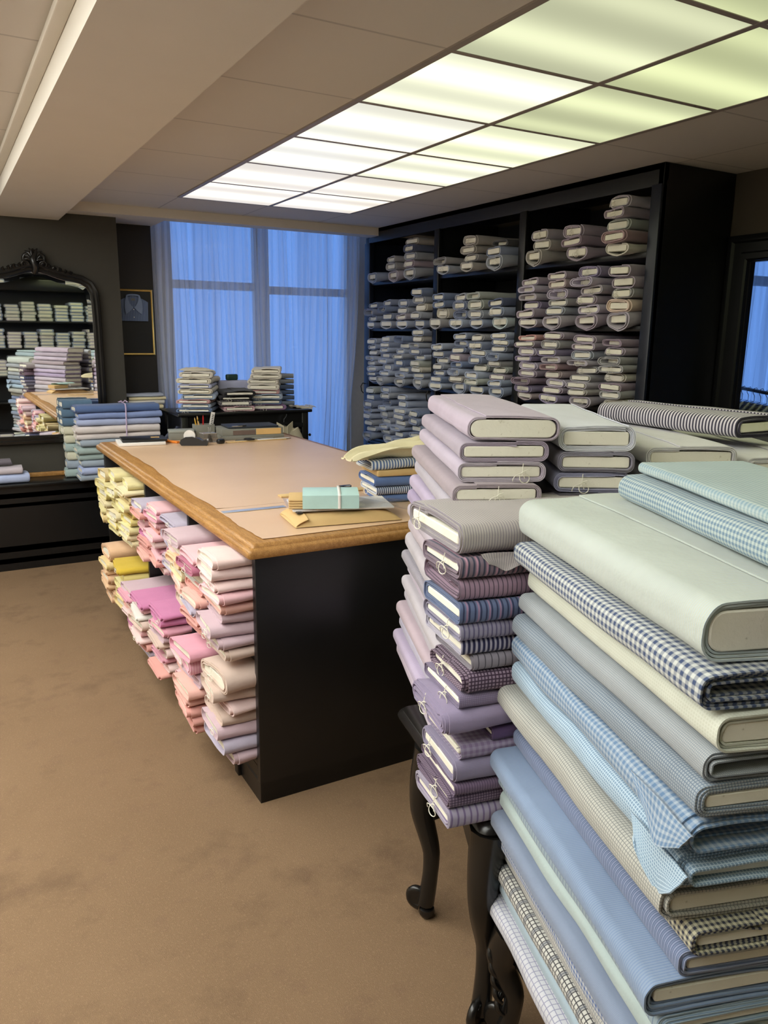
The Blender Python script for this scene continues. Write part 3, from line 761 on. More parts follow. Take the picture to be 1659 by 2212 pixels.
def carved_table(name, label, FL, NL, width, h, apron, carved=False, far_in=.03, near_in=.03, side_in=.03):
    FL, NL = Vector((*FL, 0)), Vector((*NL, 0)); dv = (FL-NL); dep = dv.length; u = dv.normalized(); rgt = Vector((u.y, -u.x, 0))
    t = thing(name, label, 'table', (*((FL+NL)/2+rgt*width/2).xy, 0)); base = t.location.copy()
    def loc(v): return v-base
    cs = [loc(NL), loc(NL+rgt*width), loc(FL+rgt*width), loc(FL)]
    ang = math.atan2(rgt.y, rgt.x); c0 = Vector((0, 0, 0)); mt = Matrix.Rotation(ang, 4, 'Z')
    hx, hy = width/2, dep/2; rings = []
    for d, z in ((.012, h-.03), (.003, h-.026), (0, h-.018), (.004, h-.008), (.012, h)):
        rings.append([mt @ Vector((p[0], p[1], z)) for p in rrect(hx-d, hy-d, .03, 6, 1, 1)])
    kk = len(rings[0]); mb = MB(); mb.add([v for g in rings for v in g], [(g*kk+i, g*kk+(i+1) % kk, (g+1)*kk+(i+1) % kk, (g+1)*kk+i) for g in range(4) for i in range(kk)]+[tuple(range(kk-1, -1, -1)), tuple(4*kk+i for i in range(kk))])
    mb.build('table_top', M['ebony'], t, 40)
    ins = .035
    # shaped apron: deepest at the legs, scalloped between
    def apr(a, b_):
        d = (b_-a); n = 24; th = Vector((-d.y, d.x, 0)).normalized()*.018; vs = []; fs = []
        for i in range(n+1):
            s = i/n; low = h-.03-apron*(.34+.66*abs(2*s-1)**1.05)-.008*math.sin(s*math.pi*2)**2
            p = a+d*s
            vs += [p+Vector((0, 0, h-.031)), p+Vector((0, 0, low)), p+th+Vector((0, 0, low)), p+th+Vector((0, 0, h-.031))]
        for i in range(n):
            for q in range(4): fs.append((i*4+q, (i+1)*4+q, (i+1)*4+(q+1) % 4, i*4+(q+1) % 4))
        fs += [(0, 1, 2, 3), (n*4+3, n*4+2, n*4+1, n*4)]
        return MB().add(vs, fs)
    ic = [mt @ Vector((sx*(hx-side_in), sy*hy-sy*(near_in if sy < 0 else far_in), 0)) for sx, sy in ((-1, -1), (1, -1), (1, 1), (-1, 1))]
    for i in range(4): apr(ic[i], ic[(i+1) % 4]).build('apron', M['ebony'], t, 40)
    for v in ic:
        out = (mt @ Vector(((-1 if (mt.inverted() @ v).x < 0 else 1)*.8, (-1 if (mt.inverted() @ v).y < 0 else 1)*.6, 0))).xy.normalized(); foot = v + Vector((*out, 0))*.004
        lg = cabriole((foot.x, foot.y, 0), out, h-.031, .022, .047).build('leg', M['ebony'], t, 50)
        if carved: leaf_carving((foot.x, foot.y, 0), out, h-.05).build('carving', M['ebony'], lg, 60)
    return t
T1 = .558
carved_table('side_table', 'black carved table with curved legs under the lilac fabric stacks', (1.055, 1.78), (.927, 1.187), 1.55, T1, .21, False, .20, .04, .042)
T2 = .335
t2u = Vector((math.sin(R(18.5)), math.cos(R(18.5)))); 
t2FL = Vector((.985, 1.186)); t2NL = t2FL-t2u*.56
carved_table('side_table', 'low black table with leaf-carved legs under the blue check stack', t2FL, t2NL, .62, T2, .09, True)

# ------------------------------------------------------------------ foreground stacks
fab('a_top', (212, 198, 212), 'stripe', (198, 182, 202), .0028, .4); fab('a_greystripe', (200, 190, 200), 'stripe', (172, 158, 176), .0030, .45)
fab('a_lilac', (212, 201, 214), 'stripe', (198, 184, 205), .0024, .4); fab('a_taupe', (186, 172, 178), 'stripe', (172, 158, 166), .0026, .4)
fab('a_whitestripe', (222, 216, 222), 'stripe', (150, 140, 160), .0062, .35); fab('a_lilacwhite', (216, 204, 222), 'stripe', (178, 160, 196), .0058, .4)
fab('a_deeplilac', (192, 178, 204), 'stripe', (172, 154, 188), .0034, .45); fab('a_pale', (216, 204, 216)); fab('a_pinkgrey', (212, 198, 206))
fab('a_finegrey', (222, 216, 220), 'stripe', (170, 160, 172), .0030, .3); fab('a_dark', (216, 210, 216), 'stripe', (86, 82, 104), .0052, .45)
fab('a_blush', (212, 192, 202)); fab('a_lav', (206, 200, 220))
def corner_stack(corner, yaws, side, L, W, z0, z1, specs, group, seed, strings=()):
    """specs listed from the top; corner is the near visible corner on the floor plan; side +1 = corner lies left of the axis, -1 = right"""
    n = len(specs); wts = [s.get('t', 1) for s in specs]; unit = (z1-z0-.0015*n)/sum(wts); z = z1; out = []
    r_ = random.Random(seed)
    for i, s in enumerate(specs):
        tk = unit*wts[i]; z -= tk+.0015
        f = i/(n-1) if n > 1 else 0
        yaw = R(yaws[0]+(yaws[1]-yaws[0])*f+s.get('yaw', 0)+r_.uniform(-.7, .7))
        d = Vector((math.sin(yaw), math.cos(yaw))); lf = Vector((-d.y, d.x))
        l_, w_ = s.get('L', L), s.get('W', W)
        c = Vector(corner)+d*(s.get('al', 0)+r_.uniform(-.006, .006)) - lf*side*(s.get('ac', 0)+r_.uniform(-.006, .006))
        ctr_ = c + d*l_/2 - lf*side*w_/2
        tm = template(l_, w_, tk, s.get('turns', 4 if seed not in (11, 14) else 3), s.get('th', min(.0040 if seed not in (11, 14) else .0032, tk*.07)), seed*50+i, nseg=14, nc=7, nf=9, wob=s.get('wob', .003), puff=s.get('puff', .0025),
                      board_r=s.get('br', .006), start=s.get('start', r_.uniform(.2, .8)), rag=s.get('rag', .004), proud=s.get('proud', -.001), round_=s.get('rd', .8))
        out.append(put_bolt(tm, FAB[s['m']], s['lab'], (ctr_.x, ctr_.y, z), math.pi/2-yaw, group, string=s.get('str', False)))
    return out
A_names = [('a_top', 'pale lilac bolt on a smooth rounded board, topmost of the tall lilac stack', dict(br=.03, ac=.022, al=.0, t=1.2, turns=2, start=.15, W=.218, th=.003)),
 ('a_greystripe', 'grey lilac finely striped bolt, second from top of the tall lilac stack', dict(ac=.014)),
 ('a_lilac', 'smooth lilac bolt, third from top of the tall lilac stack', dict(ac=.01, str=True)),
 ('a_taupe', 'taupe grey bolt with string loop, fourth from top of the lilac stack', dict(ac=-.012, al=-.03, str=True)),
 ('a_whitestripe', 'white bolt with grey pinstripes, fifth from top of the lilac stack', dict(al=-.02, ac=-.012)),
 ('a_lilacwhite', 'lilac and white striped bolt, sixth from top of the lilac stack', dict(ac=-.008)),
 ('a_deeplilac', 'deeper lilac striped bolt, seventh from top of the lilac stack', dict(ac=-.004)),
 ('a_pale', 'plain pale lilac bolt, eighth from top of the lilac stack', dict(ac=-.01)),
 ('a_pinkgrey', 'plain pinkish grey bolt, ninth from top of the lilac stack', dict(ac=-.005)),
 ('a_finegrey', 'thick pale grey pinstriped bolt, tenth from top of the lilac stack', dict(ac=-.022, t=1.2)),
 ('a_dark', 'white bolt with dark stripes, eleventh from top of the lilac stack', dict(ac=-.012, t=.8)),
 ('a_lilac', 'smooth lilac bolt, twelfth from top of the lilac stack', dict(ac=-.004)),
 ('a_finegrey', 'pale pinstriped bolt, thirteenth from top of the lilac stack', dict(ac=-.012)),
 ('a_whitestripe', 'narrow striped white bolt, fourteenth from top of the lilac stack', dict(ac=-.01, t=.85)),
 ('a_blush', 'plain blush bolt, fifteenth from top of the lilac stack', dict(ac=-.016)),
 ('a_lav', 'lavender bolt, third from bottom of the lilac stack', dict(ac=-.006)),
 ('a_lilacwhite', 'finely striped lilac bolt, second from bottom of the lilac stack', dict(ac=-.012)),
 ('a_top', 'pale pinkish lilac bolt at the very bottom of the lilac stack', dict(ac=-.014))]
corner_stack((1.014, 1.46), (25, 20.5), 1, .68, .212, T1+.001, 1.425, [dict(m=m, lab=l, **k) for m, l, k in A_names], 'bolts of the tall lilac stack', 11)

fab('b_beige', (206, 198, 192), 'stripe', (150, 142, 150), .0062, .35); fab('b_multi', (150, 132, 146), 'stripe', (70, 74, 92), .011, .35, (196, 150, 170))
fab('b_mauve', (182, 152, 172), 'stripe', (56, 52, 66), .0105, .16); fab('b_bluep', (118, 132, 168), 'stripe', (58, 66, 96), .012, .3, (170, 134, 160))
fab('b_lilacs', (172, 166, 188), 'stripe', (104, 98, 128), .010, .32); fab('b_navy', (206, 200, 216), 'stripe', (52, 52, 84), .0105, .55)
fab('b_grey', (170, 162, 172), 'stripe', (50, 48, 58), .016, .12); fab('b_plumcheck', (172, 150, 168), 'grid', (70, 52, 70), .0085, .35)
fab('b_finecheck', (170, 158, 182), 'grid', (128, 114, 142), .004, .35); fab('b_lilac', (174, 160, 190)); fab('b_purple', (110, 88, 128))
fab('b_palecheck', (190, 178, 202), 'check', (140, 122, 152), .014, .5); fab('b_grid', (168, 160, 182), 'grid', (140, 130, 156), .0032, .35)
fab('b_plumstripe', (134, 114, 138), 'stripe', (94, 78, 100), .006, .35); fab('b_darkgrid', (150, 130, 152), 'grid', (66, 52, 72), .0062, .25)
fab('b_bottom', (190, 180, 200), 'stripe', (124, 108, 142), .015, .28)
B_names = [('b_beige', 'thick beige grey striped bolt, topmost of the purple stack, string hanging out', dict(t=1.75, str=True, turns=5, L=.80, W=.30, ac=.006, br=.004, puff=.006)),
 ('b_multi', 'grey pink and blue striped bolt, second from top of the purple stack', dict(t=1.2, str=True, br=.003)),
 ('b_mauve', 'mauve pink bolt with thin black stripes, third from top of the purple stack', dict(t=1.25, turns=5, wob=.006, rag=.009, proud=-.02)),
 ('b_bluep', 'blue and purple striped bolt, fourth from top of the purple stack', dict(t=1.25, ac=-.006)),
 ('b_lilacs', 'lilac bolt with purple stripes, fifth from top of the purple stack', dict(t=1.0, str=True)),
 ('b_navy', 'navy and white striped bolt, sixth from top of the purple stack', dict(t=.95, al=.012)),
 ('b_grey', 'grey bolt with thin black stripes, seventh from top of the purple stack', dict(t=.95, al=.03)),
 ('b_plumcheck', 'frayed plum checked bolt, eighth from top of the purple stack', dict(t=1.3, wob=.006, rag=.012, str=True, al=.015)),
 ('b_finecheck', 'fine grey lilac checked bolt, ninth from top of the purple stack', dict(t=.85, str=True, al=.012)),
 ('b_lilac', 'plain lilac bolt with loosely rolled end, tenth from top of the purple stack', dict(t=1.4, wob=.009, rag=.014, proud=-.02, al=-.015, str=True, turns=6)),
 ('b_purple', 'thin dark purple bolt, sixth from bottom of the purple stack', dict(t=.8, al=.09)),
 ('b_palecheck', 'pale lilac checked bolt with frayed edge, fifth from bottom of the purple stack', dict(t=1.0, al=.02, rag=.012)),
 ('b_grid', 'lilac bolt with tiny grid, fourth from bottom of the purple stack', dict(t=1.35, str=True)),
 ('b_plumstripe', 'dull plum striped bolt, third from bottom of the purple stack', dict(t=.65)),
 ('b_darkgrid', 'dark plum windowpane bolt with fuzzy end, second from bottom of the purple stack', dict(t=1.0, rag=.014, str=True)),
 ('b_bottom', 'lilac bolt with purple stripes at the bottom of the purple stack', dict(t=1.25, str=True, al=-.01))]
Bs = corner_stack((.868, 1.212), (101, 101), -1, .66, .20, T1+.001, 1.235, [dict(m=m, lab=l, **k) for m, l, k in B_names], 'bolts of the purple striped stack', 12)

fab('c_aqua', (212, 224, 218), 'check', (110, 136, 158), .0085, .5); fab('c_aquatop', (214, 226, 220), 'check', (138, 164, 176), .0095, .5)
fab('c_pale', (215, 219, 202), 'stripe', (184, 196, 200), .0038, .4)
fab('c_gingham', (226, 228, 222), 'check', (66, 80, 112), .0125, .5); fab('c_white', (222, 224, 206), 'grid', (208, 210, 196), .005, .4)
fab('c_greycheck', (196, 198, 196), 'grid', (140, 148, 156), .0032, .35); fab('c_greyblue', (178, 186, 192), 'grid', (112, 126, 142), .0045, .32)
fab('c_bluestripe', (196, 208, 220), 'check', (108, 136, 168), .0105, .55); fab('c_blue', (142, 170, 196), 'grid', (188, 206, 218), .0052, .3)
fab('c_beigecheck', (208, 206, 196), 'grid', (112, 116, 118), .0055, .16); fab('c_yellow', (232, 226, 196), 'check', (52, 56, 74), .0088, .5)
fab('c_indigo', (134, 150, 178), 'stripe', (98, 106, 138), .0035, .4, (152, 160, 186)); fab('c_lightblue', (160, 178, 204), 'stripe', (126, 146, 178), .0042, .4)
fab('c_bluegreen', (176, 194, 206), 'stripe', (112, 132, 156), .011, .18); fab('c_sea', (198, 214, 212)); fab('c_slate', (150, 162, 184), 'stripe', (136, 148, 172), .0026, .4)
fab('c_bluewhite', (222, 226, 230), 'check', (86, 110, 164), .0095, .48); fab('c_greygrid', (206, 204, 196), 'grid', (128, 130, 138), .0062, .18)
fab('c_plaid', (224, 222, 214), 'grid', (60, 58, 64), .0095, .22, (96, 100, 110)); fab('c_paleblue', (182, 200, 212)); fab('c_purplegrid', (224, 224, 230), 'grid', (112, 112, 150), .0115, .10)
C_names = [('c_pale', 'large pale green-grey bolt with hem across the top, uppermost of the long blue stack', dict(t=1.75, W=.36, turns=3, start=.31, th=.0040, ac=-.004, al=.004, wob=.0025, puff=.006, br=.02)),
 ('c_gingham', 'bold navy and white gingham bolt under the large pale bolt', dict(t=1.1, ac=-.008, al=-.012, proud=-.03, turns=5)),
 ('c_white', 'creamy white faint-checked bolt, third from top of the long blue stack', dict(t=1.15, ac=.01, al=-.02, turns=3)),
 ('c_greycheck', 'grey micro-checked bolt, fourth from top of the long blue stack', dict(t=.9, ac=.0, al=-.02, proud=-.02)),
 ('c_greyblue', 'blue grey fine grid bolt, fifth from top of the long blue stack', dict(t=1.05, ac=.0, al=-.02)),
 ('c_bluestripe', 'light blue and white checked stripe bolt with open end, middle of the blue stack', dict(t=1.25, ac=-.012, wob=.008, al=-.012, proud=-.05, rag=.012)),
 ('c_blue', 'sky blue fine checked bolt with loose corner, seventh from top of the blue stack', dict(t=1.15, ac=-.004, wob=.007, al=-.01, rag=.014)),
 ('c_beigecheck', 'pale beige bolt with grey grid, eighth from top of the blue stack', dict(t=1.25, ac=-.022, wob=.005, rag=.008)),
 ('c_yellow', 'cream and black small-checked bolt, ninth from top of the blue stack', dict(t=.9, ac=.02, al=-.012, rag=.006)),
 ('c_indigo', 'indigo blue multi-striped bolt, tenth from top of the blue stack', dict(t=.95, ac=.008, al=-.006)),
 ('c_lightblue', 'light blue finely ribbed bolt, eleventh from top of the blue stack', dict(t=1.15, ac=-.026, wob=.008)),
 ('c_bluegreen', 'pale blue bolt with thin grey stripes, eighth from bottom of the blue stack', dict(t=.85, ac=-.004, wob=.005)),
 ('c_sea', 'plain pale sea green bolt, seventh from bottom of the blue stack', dict(t=1.1, ac=.0, wob=.006)),
 ('c_slate', 'plain slate blue bolt, sixth from bottom of the blue stack', dict(t=1.05, ac=-.01)),
 ('c_bluewhite', 'blue and white wavy checked bolt, fifth from bottom of the blue stack', dict(t=1.1, ac=.012, wob=.008)),
 ('c_greygrid', 'beige bolt with thin grey grid, fourth from bottom of the blue stack', dict(t=.7, ac=.012)),
 ('c_plaid', 'white bolt with black plaid lines, third from bottom of the blue stack', dict(t=.85, ac=.008)),
 ('c_paleblue', 'plain pale blue bolt, second from bottom of the blue stack', dict(t=.75, ac=.012, proud=.016)),
 ('c_purplegrid', 'white bolt with purple windowpane grid at the bottom of the blue stack', dict(t=1.0, ac=-.012, wob=.006))]
Cs = corner_stack((.785, .585), (18.6, 16.5), 1, .63, .31, T2+.001, 1.288, [dict(m=m, lab=l, **k) for m, l, k in C_names], 'bolts of the long blue stack', 13)
# loose cloth hanging out of three of the bolts
def loose_corner(root, mat, x0, x1, y, z0, drop, out=.004, seed=1):
    mb = MB(); uv = []
    def fn(u, v):
        w_ = 1-abs(2*u-.9)**1.3*.55
        uv.append((x0+(x1-x0)*u, v*drop))
        return (x0+(x1-x0)*(u*(1-.35*v)+.1*v), y+math.copysign(out+.010*v+.004*math.sin(u*7+seed)*v, y), z0-drop*v*w_+.004*nz(u*3, v*3, 0, seed))
    mb.grid(fn, 14, 8, .0022)
    o = link('loose_cloth', mb.mesh('loose_cloth', 60, uv+uv), root); o.data.materials.append(mat)
loose_corner(Bs[0], FAB['b_beige'], -.36, -.22, -.15, .006, .036, seed=3)
loose_corner(Cs[5], FAB['c_bluestripe'], -.345, -.19, .155, .050, .052, seed=5)
loose_corner(Cs[6], FAB['c_blue'], -.345, -.20, .155, .044, .062, seed=8)
# the aqua gingham bolt lying on top, its outer fold laid back over it
tmg = template(.62, .24, .052, 4, .0036, 951, nseg=14, nc=7, nf=9, start=.5)
yw = R(22.3); dG = Vector((math.sin(yw), math.cos(yw))); lG = Vector((-dG.y, dG.x)); nl = Vector((.895, .495)); cG = nl+dG*.31-lG*.12
gb_ = put_bolt(tmg, FAB['c_aqua'], 'aqua and blue gingham bolt lying on top of the large pale bolt', (cG.x, cG.y, 1.293), math.pi/2-yw, 'bolts of the long blue stack')
mbf = MB(); uvf = []
pf = rrect(.112, .0105, .0095, 5, 8, 1); xs_ = [-.30+.60*i/14 for i in range(15)]
for x in xs_:
    ac = 0
    for i, (y, z) in enumerate(pf):
        mbf.v.append((x+.004*nz(y*20, z, 0, 4), y-.014-.02*(x+.3), z+.066+.002*nz(x*7, y*9, 0, 6))); uvf.append((x+.31, y+(.03 if z < 0 else 0)))
kf = len(pf)
mbf.f = [(g*kf+i, g*kf+(i+1) % kf, (g+1)*kf+(i+1) % kf, (g+1)*kf+i) for g in range(14) for i in range(kf)]+[tuple(range(kf-1, -1, -1)), tuple(14*kf+i for i in range(kf))]
fl = link('folded_end', mbf.mesh('folded_end', 50, uvf), gb_); fl.data.materials.append(FAB['c_aquatop'])

# stacks further back on the same table
fab('d_white', (220, 222, 230)); fab('d_bluegrey', (160, 160, 186)); fab('d_grey', (150, 146, 160)); fab('d_dark', (84, 78, 88))
fab('e_stripe', (216, 210, 214), 'stripe', (62, 58, 74), .0105, .5); fab('e_grey', (140, 138, 148)); fab('e_white', (216, 214, 216))
Dn = ['topmost white', 'second blue grey', 'third grey', 'fourth dark']
Dk = [('d_white', 'white bolt, topmost of the stack right of the tall lilac stack', dict(t=1.25, turns=4)), ('d_grey', 'grey bolt with cream board, second in the stack behind the beige bolt', dict()),
      ('d_bluegrey', 'blue grey bolt with string, third in the stack behind the beige bolt', dict(str=True)), ('d_dark', 'dark grey bolt, fourth in the stack behind the beige bolt', dict(t=.8))]
Dk += [(('d_grey', 'd_dark', 'd_bluegrey')[i % 3], f'grey bolt hidden low in the stack behind the beige bolt, level {i+1}', dict(t=1.3)) for i in range(10)]
corner_stack((1.252, 1.385), (31, 27), 1, .62, .185, T1+.001, 1.402, [dict(m=m, lab=l, **k) for m, l, k in Dk], 'bolts of the white and grey stack', 14)
Ek = [('e_white', 'white bolt under the black-striped bolt, uppermost of the right rear stack', dict(turns=3)), ('e_grey', 'loosely rolled grey bolt with string, second in the right rear stack', dict(t=1.3, str=True, wob=.007)),
      ('e_white', 'pale bolt with string, third in the right rear stack', dict(str=True))]
Ek += [(('d_grey', 'd_dark', 'e_grey')[i % 3], f'grey bolt hidden low in the right rear stack, level {i+1}', dict(t=1.3)) for i in range(9)]
corner_stack((1.49, 1.335), (27, 27), 1, .60, .23, T1+.001, 1.345, [dict(m=m, lab=l, **k) for m, l, k in Ek], 'bolts of the right rear stack', 15)
Fk = [('e_white', 'white folded bolt at the right edge, under the black-striped bolt', dict()), ('e_grey', 'grey bolt at the right edge with knotted string', dict(str=True)), ('e_white', 'pale bolt at the right edge, third from top', dict(str=True))]
Fk += [(('d_grey', 'd_dark', 'e_grey')[i % 3], f'grey bolt hidden low at the right edge, level {i+1}', dict(t=1.3)) for i in range(9)]
corner_stack((1.735, 1.225), (27, 27), 1, .60, .23, T1+.001, 1.318, [dict(m=m, lab=l, **k) for m, l, k in Fk], 'bolts of the right edge stack', 16)
tme = template(.50, .21, .058, 4, .004, 961, nseg=14, nc=7, nf=9, start=.5)
put_bolt(tme, FAB['e_stripe'], 'black and white striped bolt lying across the right rear stacks', (1.895, 1.555, 1.347), R(90), 'bolts of the right rear stack')

# ------------------------------------------------------------------ low chest and the big mirror on the left wall
ch = thing('low_chest', 'long low black panelled chest under the arched mirror', 'chest', (.2, 5.80, 0))
def cp2(name, mb, mat=None): o = mb.build(name, mat or M['black'], ch, 30); o.location = (-.2, -5.80, 0); return o
HX0, HX1, HY0, HY1 = -1.0, 1.185, 5.70, 5.945
cp2('carcass', MB().box(HX0, HX1, HY0, HY1, .05, .575))
cp2('chest_top', MB().bbox(HX0-.02, HX1+.0, HY0-.022, HY1, .575, .60, .008))
cp2('top_rail', MB().sweep([(HX0, HY0, 0), (HX1, HY0, 0)], [(0, .50), (-.012, .505), (-.014, .52), (-.006, .53), (0, .535)], normal=(0, 0, 1)))
cp2('panel_moulding', MB().sweep([(HX0, HY0, 0), (HX1, HY0, 0)], [(0, .44), (-.008, .444), (-.012, .452), (-.004, .462), (0, .465)], normal=(0, 0, 1)))
cp2('lower_moulding', MB().sweep([(HX0, HY0, 0), (HX1, HY0, 0)], [(0, .13), (-.012, .135), (-.018, .15), (-.006, .165), (0, .17)], normal=(0, 0, 1)))
cp2('plinth', MB().sweep([(HX0, HY0, 0), (HX1, HY0, 0)], [(0, 0), (-.03, 0), (-.03, .06), (-.02, .078), (0, .085)], normal=(0, 0, 1)))
cp2('back_ledge', MB().bbox(HX0, HX1, HY1-.025, HY1, .60, .63, .003), M['oak'])

MXc = .632; MY = WALL_Y-.012
def mpath(o=0):
    """outline of the mirror opening, o = outward offset; clockwise seen from the room, starts bottom left"""
    pts = [(-.352-o, .893-o), (.352+o, .893-o)]
    right = [(.352+o, 1.70), (.350+o, 1.80), (.345+o, 1.862+o*.3), (.322+o*.8, 1.905+o*.6), (.285+o*.5, 1.928+o*.9), (.24, 1.938+o), (.19, 1.945+o), (.14, 1.957+o), (.095, 1.972+o), (.06, 1.985+o), (.03, 1.992+o), (0, 1.994+o)]
    pts += right + [(-x, z) for x, z in reversed(right[:-1])]
    return [(MXc+x, z) for x, z in pts]
mir = thing('framed_mirror', 'arched black-framed mirror with carved crest on the dark wall', 'mirror', (MXc, MY, .82))
ml = (-MXc, -MY, -.82)
gp = mpath(.004); gm = MB()
n = len(gp); inner = mpath(-.026)
vs = [(x, MY-.0168, z) for x, z in gp]+[(x, MY-.0145, z) for x, z in inner]+[(x, MY-.004, z) for x, z in gp]
fs = [(i, (i+1) % n, n+(i+1) % n, n+i) for i in range(n)]+[tuple(n+i for i in range(n))]+[(2*n+i, 2*n+(i+1) % n, (i+1) % n, i) for i in range(n)]+[tuple(2*n+i for i in range(n-1, -1, -1))]
gl_ = gm.add(vs, fs).build('mirror_glass', M['silver'], mir, 0); gl_.location = ml
fp = [(0, 0), (0, .030), (.012, .042), (.026, .036), (.036, .046), (.052, .040), (.060, .02), (.060, 0)]
fr = MB().sweep([(x, MY, z) for x, z in mpath(0)], [(u, v) for u, v in fp], True, (0, -1, 0)).build('mirror_frame', M['ebony'], mir, 45); fr.location = ml
cr = MB(); cz = 2.045
def spiral(cx, cz_, r, t0, t1, n=26, dirn=1, y=MY-.03):
    return [(cx+dirn*r*(1-.72*i/n)*math.cos(t0+(t1-t0)*i/n), y-.012*math.sin(i/n*3.1), cz_+r*(1-.72*i/n)*math.sin(t0+(t1-t0)*i/n)) for i in range(n+1)]
for d in (-1, 1):
    cr.tube(spiral(MXc+d*.028, cz+.038, .042, -1.2, 5.0, dirn=d), [.013*(1-.6*i/26) for i in range(27)], 7)
    cr.tube(spiral(MXc+d*.060, cz-.005, .030, 3.4, -1.6, dirn=d), [.011*(1-.6*i/26) for i in range(27)], 7)
    cr.tube(spiral(MXc+d*.135, cz-.030, .022, 3.2, -2.0, dirn=d), [.009*(1-.6*i/26) for i in range(27)], 7)
    cr.tube([(MXc+d*(.05+.2*i/14), MY-.03, cz-.012-.05*i/14-.016*math.sin(i*.9)) for i in range(15)], [.014-.0007*i for i in range(15)], 7)
    for k in range(6):
        x = MXc+d*(.05+.034*k); z = cz-.008-.009*k
        cr.tube([(x, MY-.03, z-.012), (x+d*.012, MY-.045, z+.012), (x+d*.004, MY-.04, z+.026-.002*k)], [.010, .009, .003], 6)
    for k in range(4):
        a = .35+.42*k
        cr.tube([(MXc+d*.006, MY-.035, cz+.02), (MXc+d*.05*math.sin(a)*.8, MY-.05, cz+.035+.05*math.cos(a)), (MXc+d*.075*math.sin(a), MY-.035, cz+.03+.075*math.cos(a))], [.010, .011, .003], 6)
cr.tube([(MXc, MY-.03, cz-.06), (MXc+.008, MY-.05, cz-.02), (MXc-.01, MY-.05, cz+.03), (MXc+.012, MY-.045, cz+.07), (MXc-.004, MY-.03, cz+.098)], [.018, .024, .022, .016, .005], 8)
c_ = cr.build('carved_crest', M['ebony'], mir, 60); c_.location = ml

# folded cloths at the left end of the chest
fab('h_blue', (176, 188, 222)); fab('h_lilac', (190, 180, 188)); fab('h_dark', (110, 104, 112))
tmh = template(.44, .20, .062, 3, .0045, 301, nseg=8, nc=6, nf=6)
put_bolt(tmh, FAB['h_blue'], 'pale blue folded fabric at the left edge, on the low black chest', (.245, 5.795, .601), R(2), 'fabrics on the low chest')
tmh = template(.42, .18, .044, 3, .0045, 302, nseg=8, nc=6, nf=6)
put_bolt(tmh, FAB['h_lilac'], 'lilac grey folded fabric on the pale blue fabric, left edge', (.225, 5.79, .664), R(-3), 'fabrics on the low chest')
def roll_fn(u, v):
    a = u*5.6; r = .036*(1-.5*u); return (.30+.12*(v-.5)+.02*u, 5.78+r*math.cos(a)*1.3, .738+r*math.sin(a)*.8)
tag(MB().grid(roll_fn, 40, 6, .003).build('rolled_cloth', FAB['h_dark'], None, 50), 'dark grey rolled cloth end on top of the fabrics at the left edge', 'cloth')

# pile of bolts on the right end of the chest, behind the counter
fab('g_navy', (96, 118, 164)); fab('g_blue', (140, 158, 206)); fab('g_pale', (176, 186, 220)); fab('g_white', (226, 216, 214)); fab('g_green', (168, 186, 184)); fab('g_grey', (160, 172, 186)); fab('g_teal', (96, 122, 146)); fab('g_cream', (214, 212, 190))
fab('g_sky', (178, 190, 226))
gt = [template(.55, .20, tk, 3, .0045, 310+i, nseg=8, nc=5, nf=6, wob=.006, rag=.008) for i, tk in enumerate((.044, .050, .056))]
zz = .601; names = [('g_grey', 'grey blue'), ('g_sky', 'light blue'), ('g_grey', 'grey blue'), ('g_green', 'grey green'), ('g_green', 'pale green'), ('g_grey', 'steel grey'), ('g_white', 'pinkish white'), ('g_white', 'white'), ('g_pale', 'pale blue'), ('g_blue', 'mid blue'), ('g_navy', 'dark blue')]
for i, (k, nm) in enumerate(names):
    t_ = gt[(i*2) % 3] if i < 10 else gt[2]; s_ = .88
    lw = .0 if i > 5 else .0
    put_bolt(t_, FAB[k], f'{nm} bolt, {ordn(i, 11)}, tied pile on the chest behind the far counter end', (1.065+rnd.uniform(-.012, .012), 5.50+.055+rnd.uniform(-.01, .01)+.13, zz), R(rnd.uniform(-2, 2)), 'bolts in the tied blue pile', (1, 1.05, s_))
    zz += t_[5]*s_+.003
PILE_TOP = zz
rb = MB()
for x in (1.10,):
    rb.tube([(x, 5.572, .9), (x+.004, 5.570, PILE_TOP-.02), (x+.004, 5.585, PILE_TOP+.004), (x, 5.69, PILE_TOP+.008), (x-.004, 5.78, PILE_TOP+.004)], .0045, 6, flat=.4)
    rb.tube([(x-.03, 5.63, PILE_TOP+.014), (x-.012, 5.635, PILE_TOP+.022), (x, 5.64, PILE_TOP+.010), (x+.014, 5.635, PILE_TOP+.024), (x+.03, 5.63, PILE_TOP+.012)], .004, 6, flat=.5)
tag(rb.build('tying_ribbon', simple('lilac_ribbon', srgb(196, 176, 206), .7), None, 60), 'lilac ribbon tied round the blue and white pile of bolts', 'ribbon')
zz = .601
for i, (k, nm) in enumerate([('g_green', 'grey green'), ('g_grey', 'grey'), ('g_cream', 'cream'), ('g_green', 'pale green'), ('g_cream', 'cream'), ('g_cream', 'ivory'), ('g_teal', 'grey teal'), ('g_teal', 'teal'), ('g_teal', 'dark teal')]):
    put_bolt(gt[2], FAB[k], f'{nm} bolt, {ordn(i, 9)}, small pile left of the tied blue pile', (.70+.12+rnd.uniform(-.01, .01), 5.855, zz), R(rnd.uniform(-3, 3)), 'bolts in the small teal pile', (.35, .75, 1.02))
    zz += .056*1.02+.003

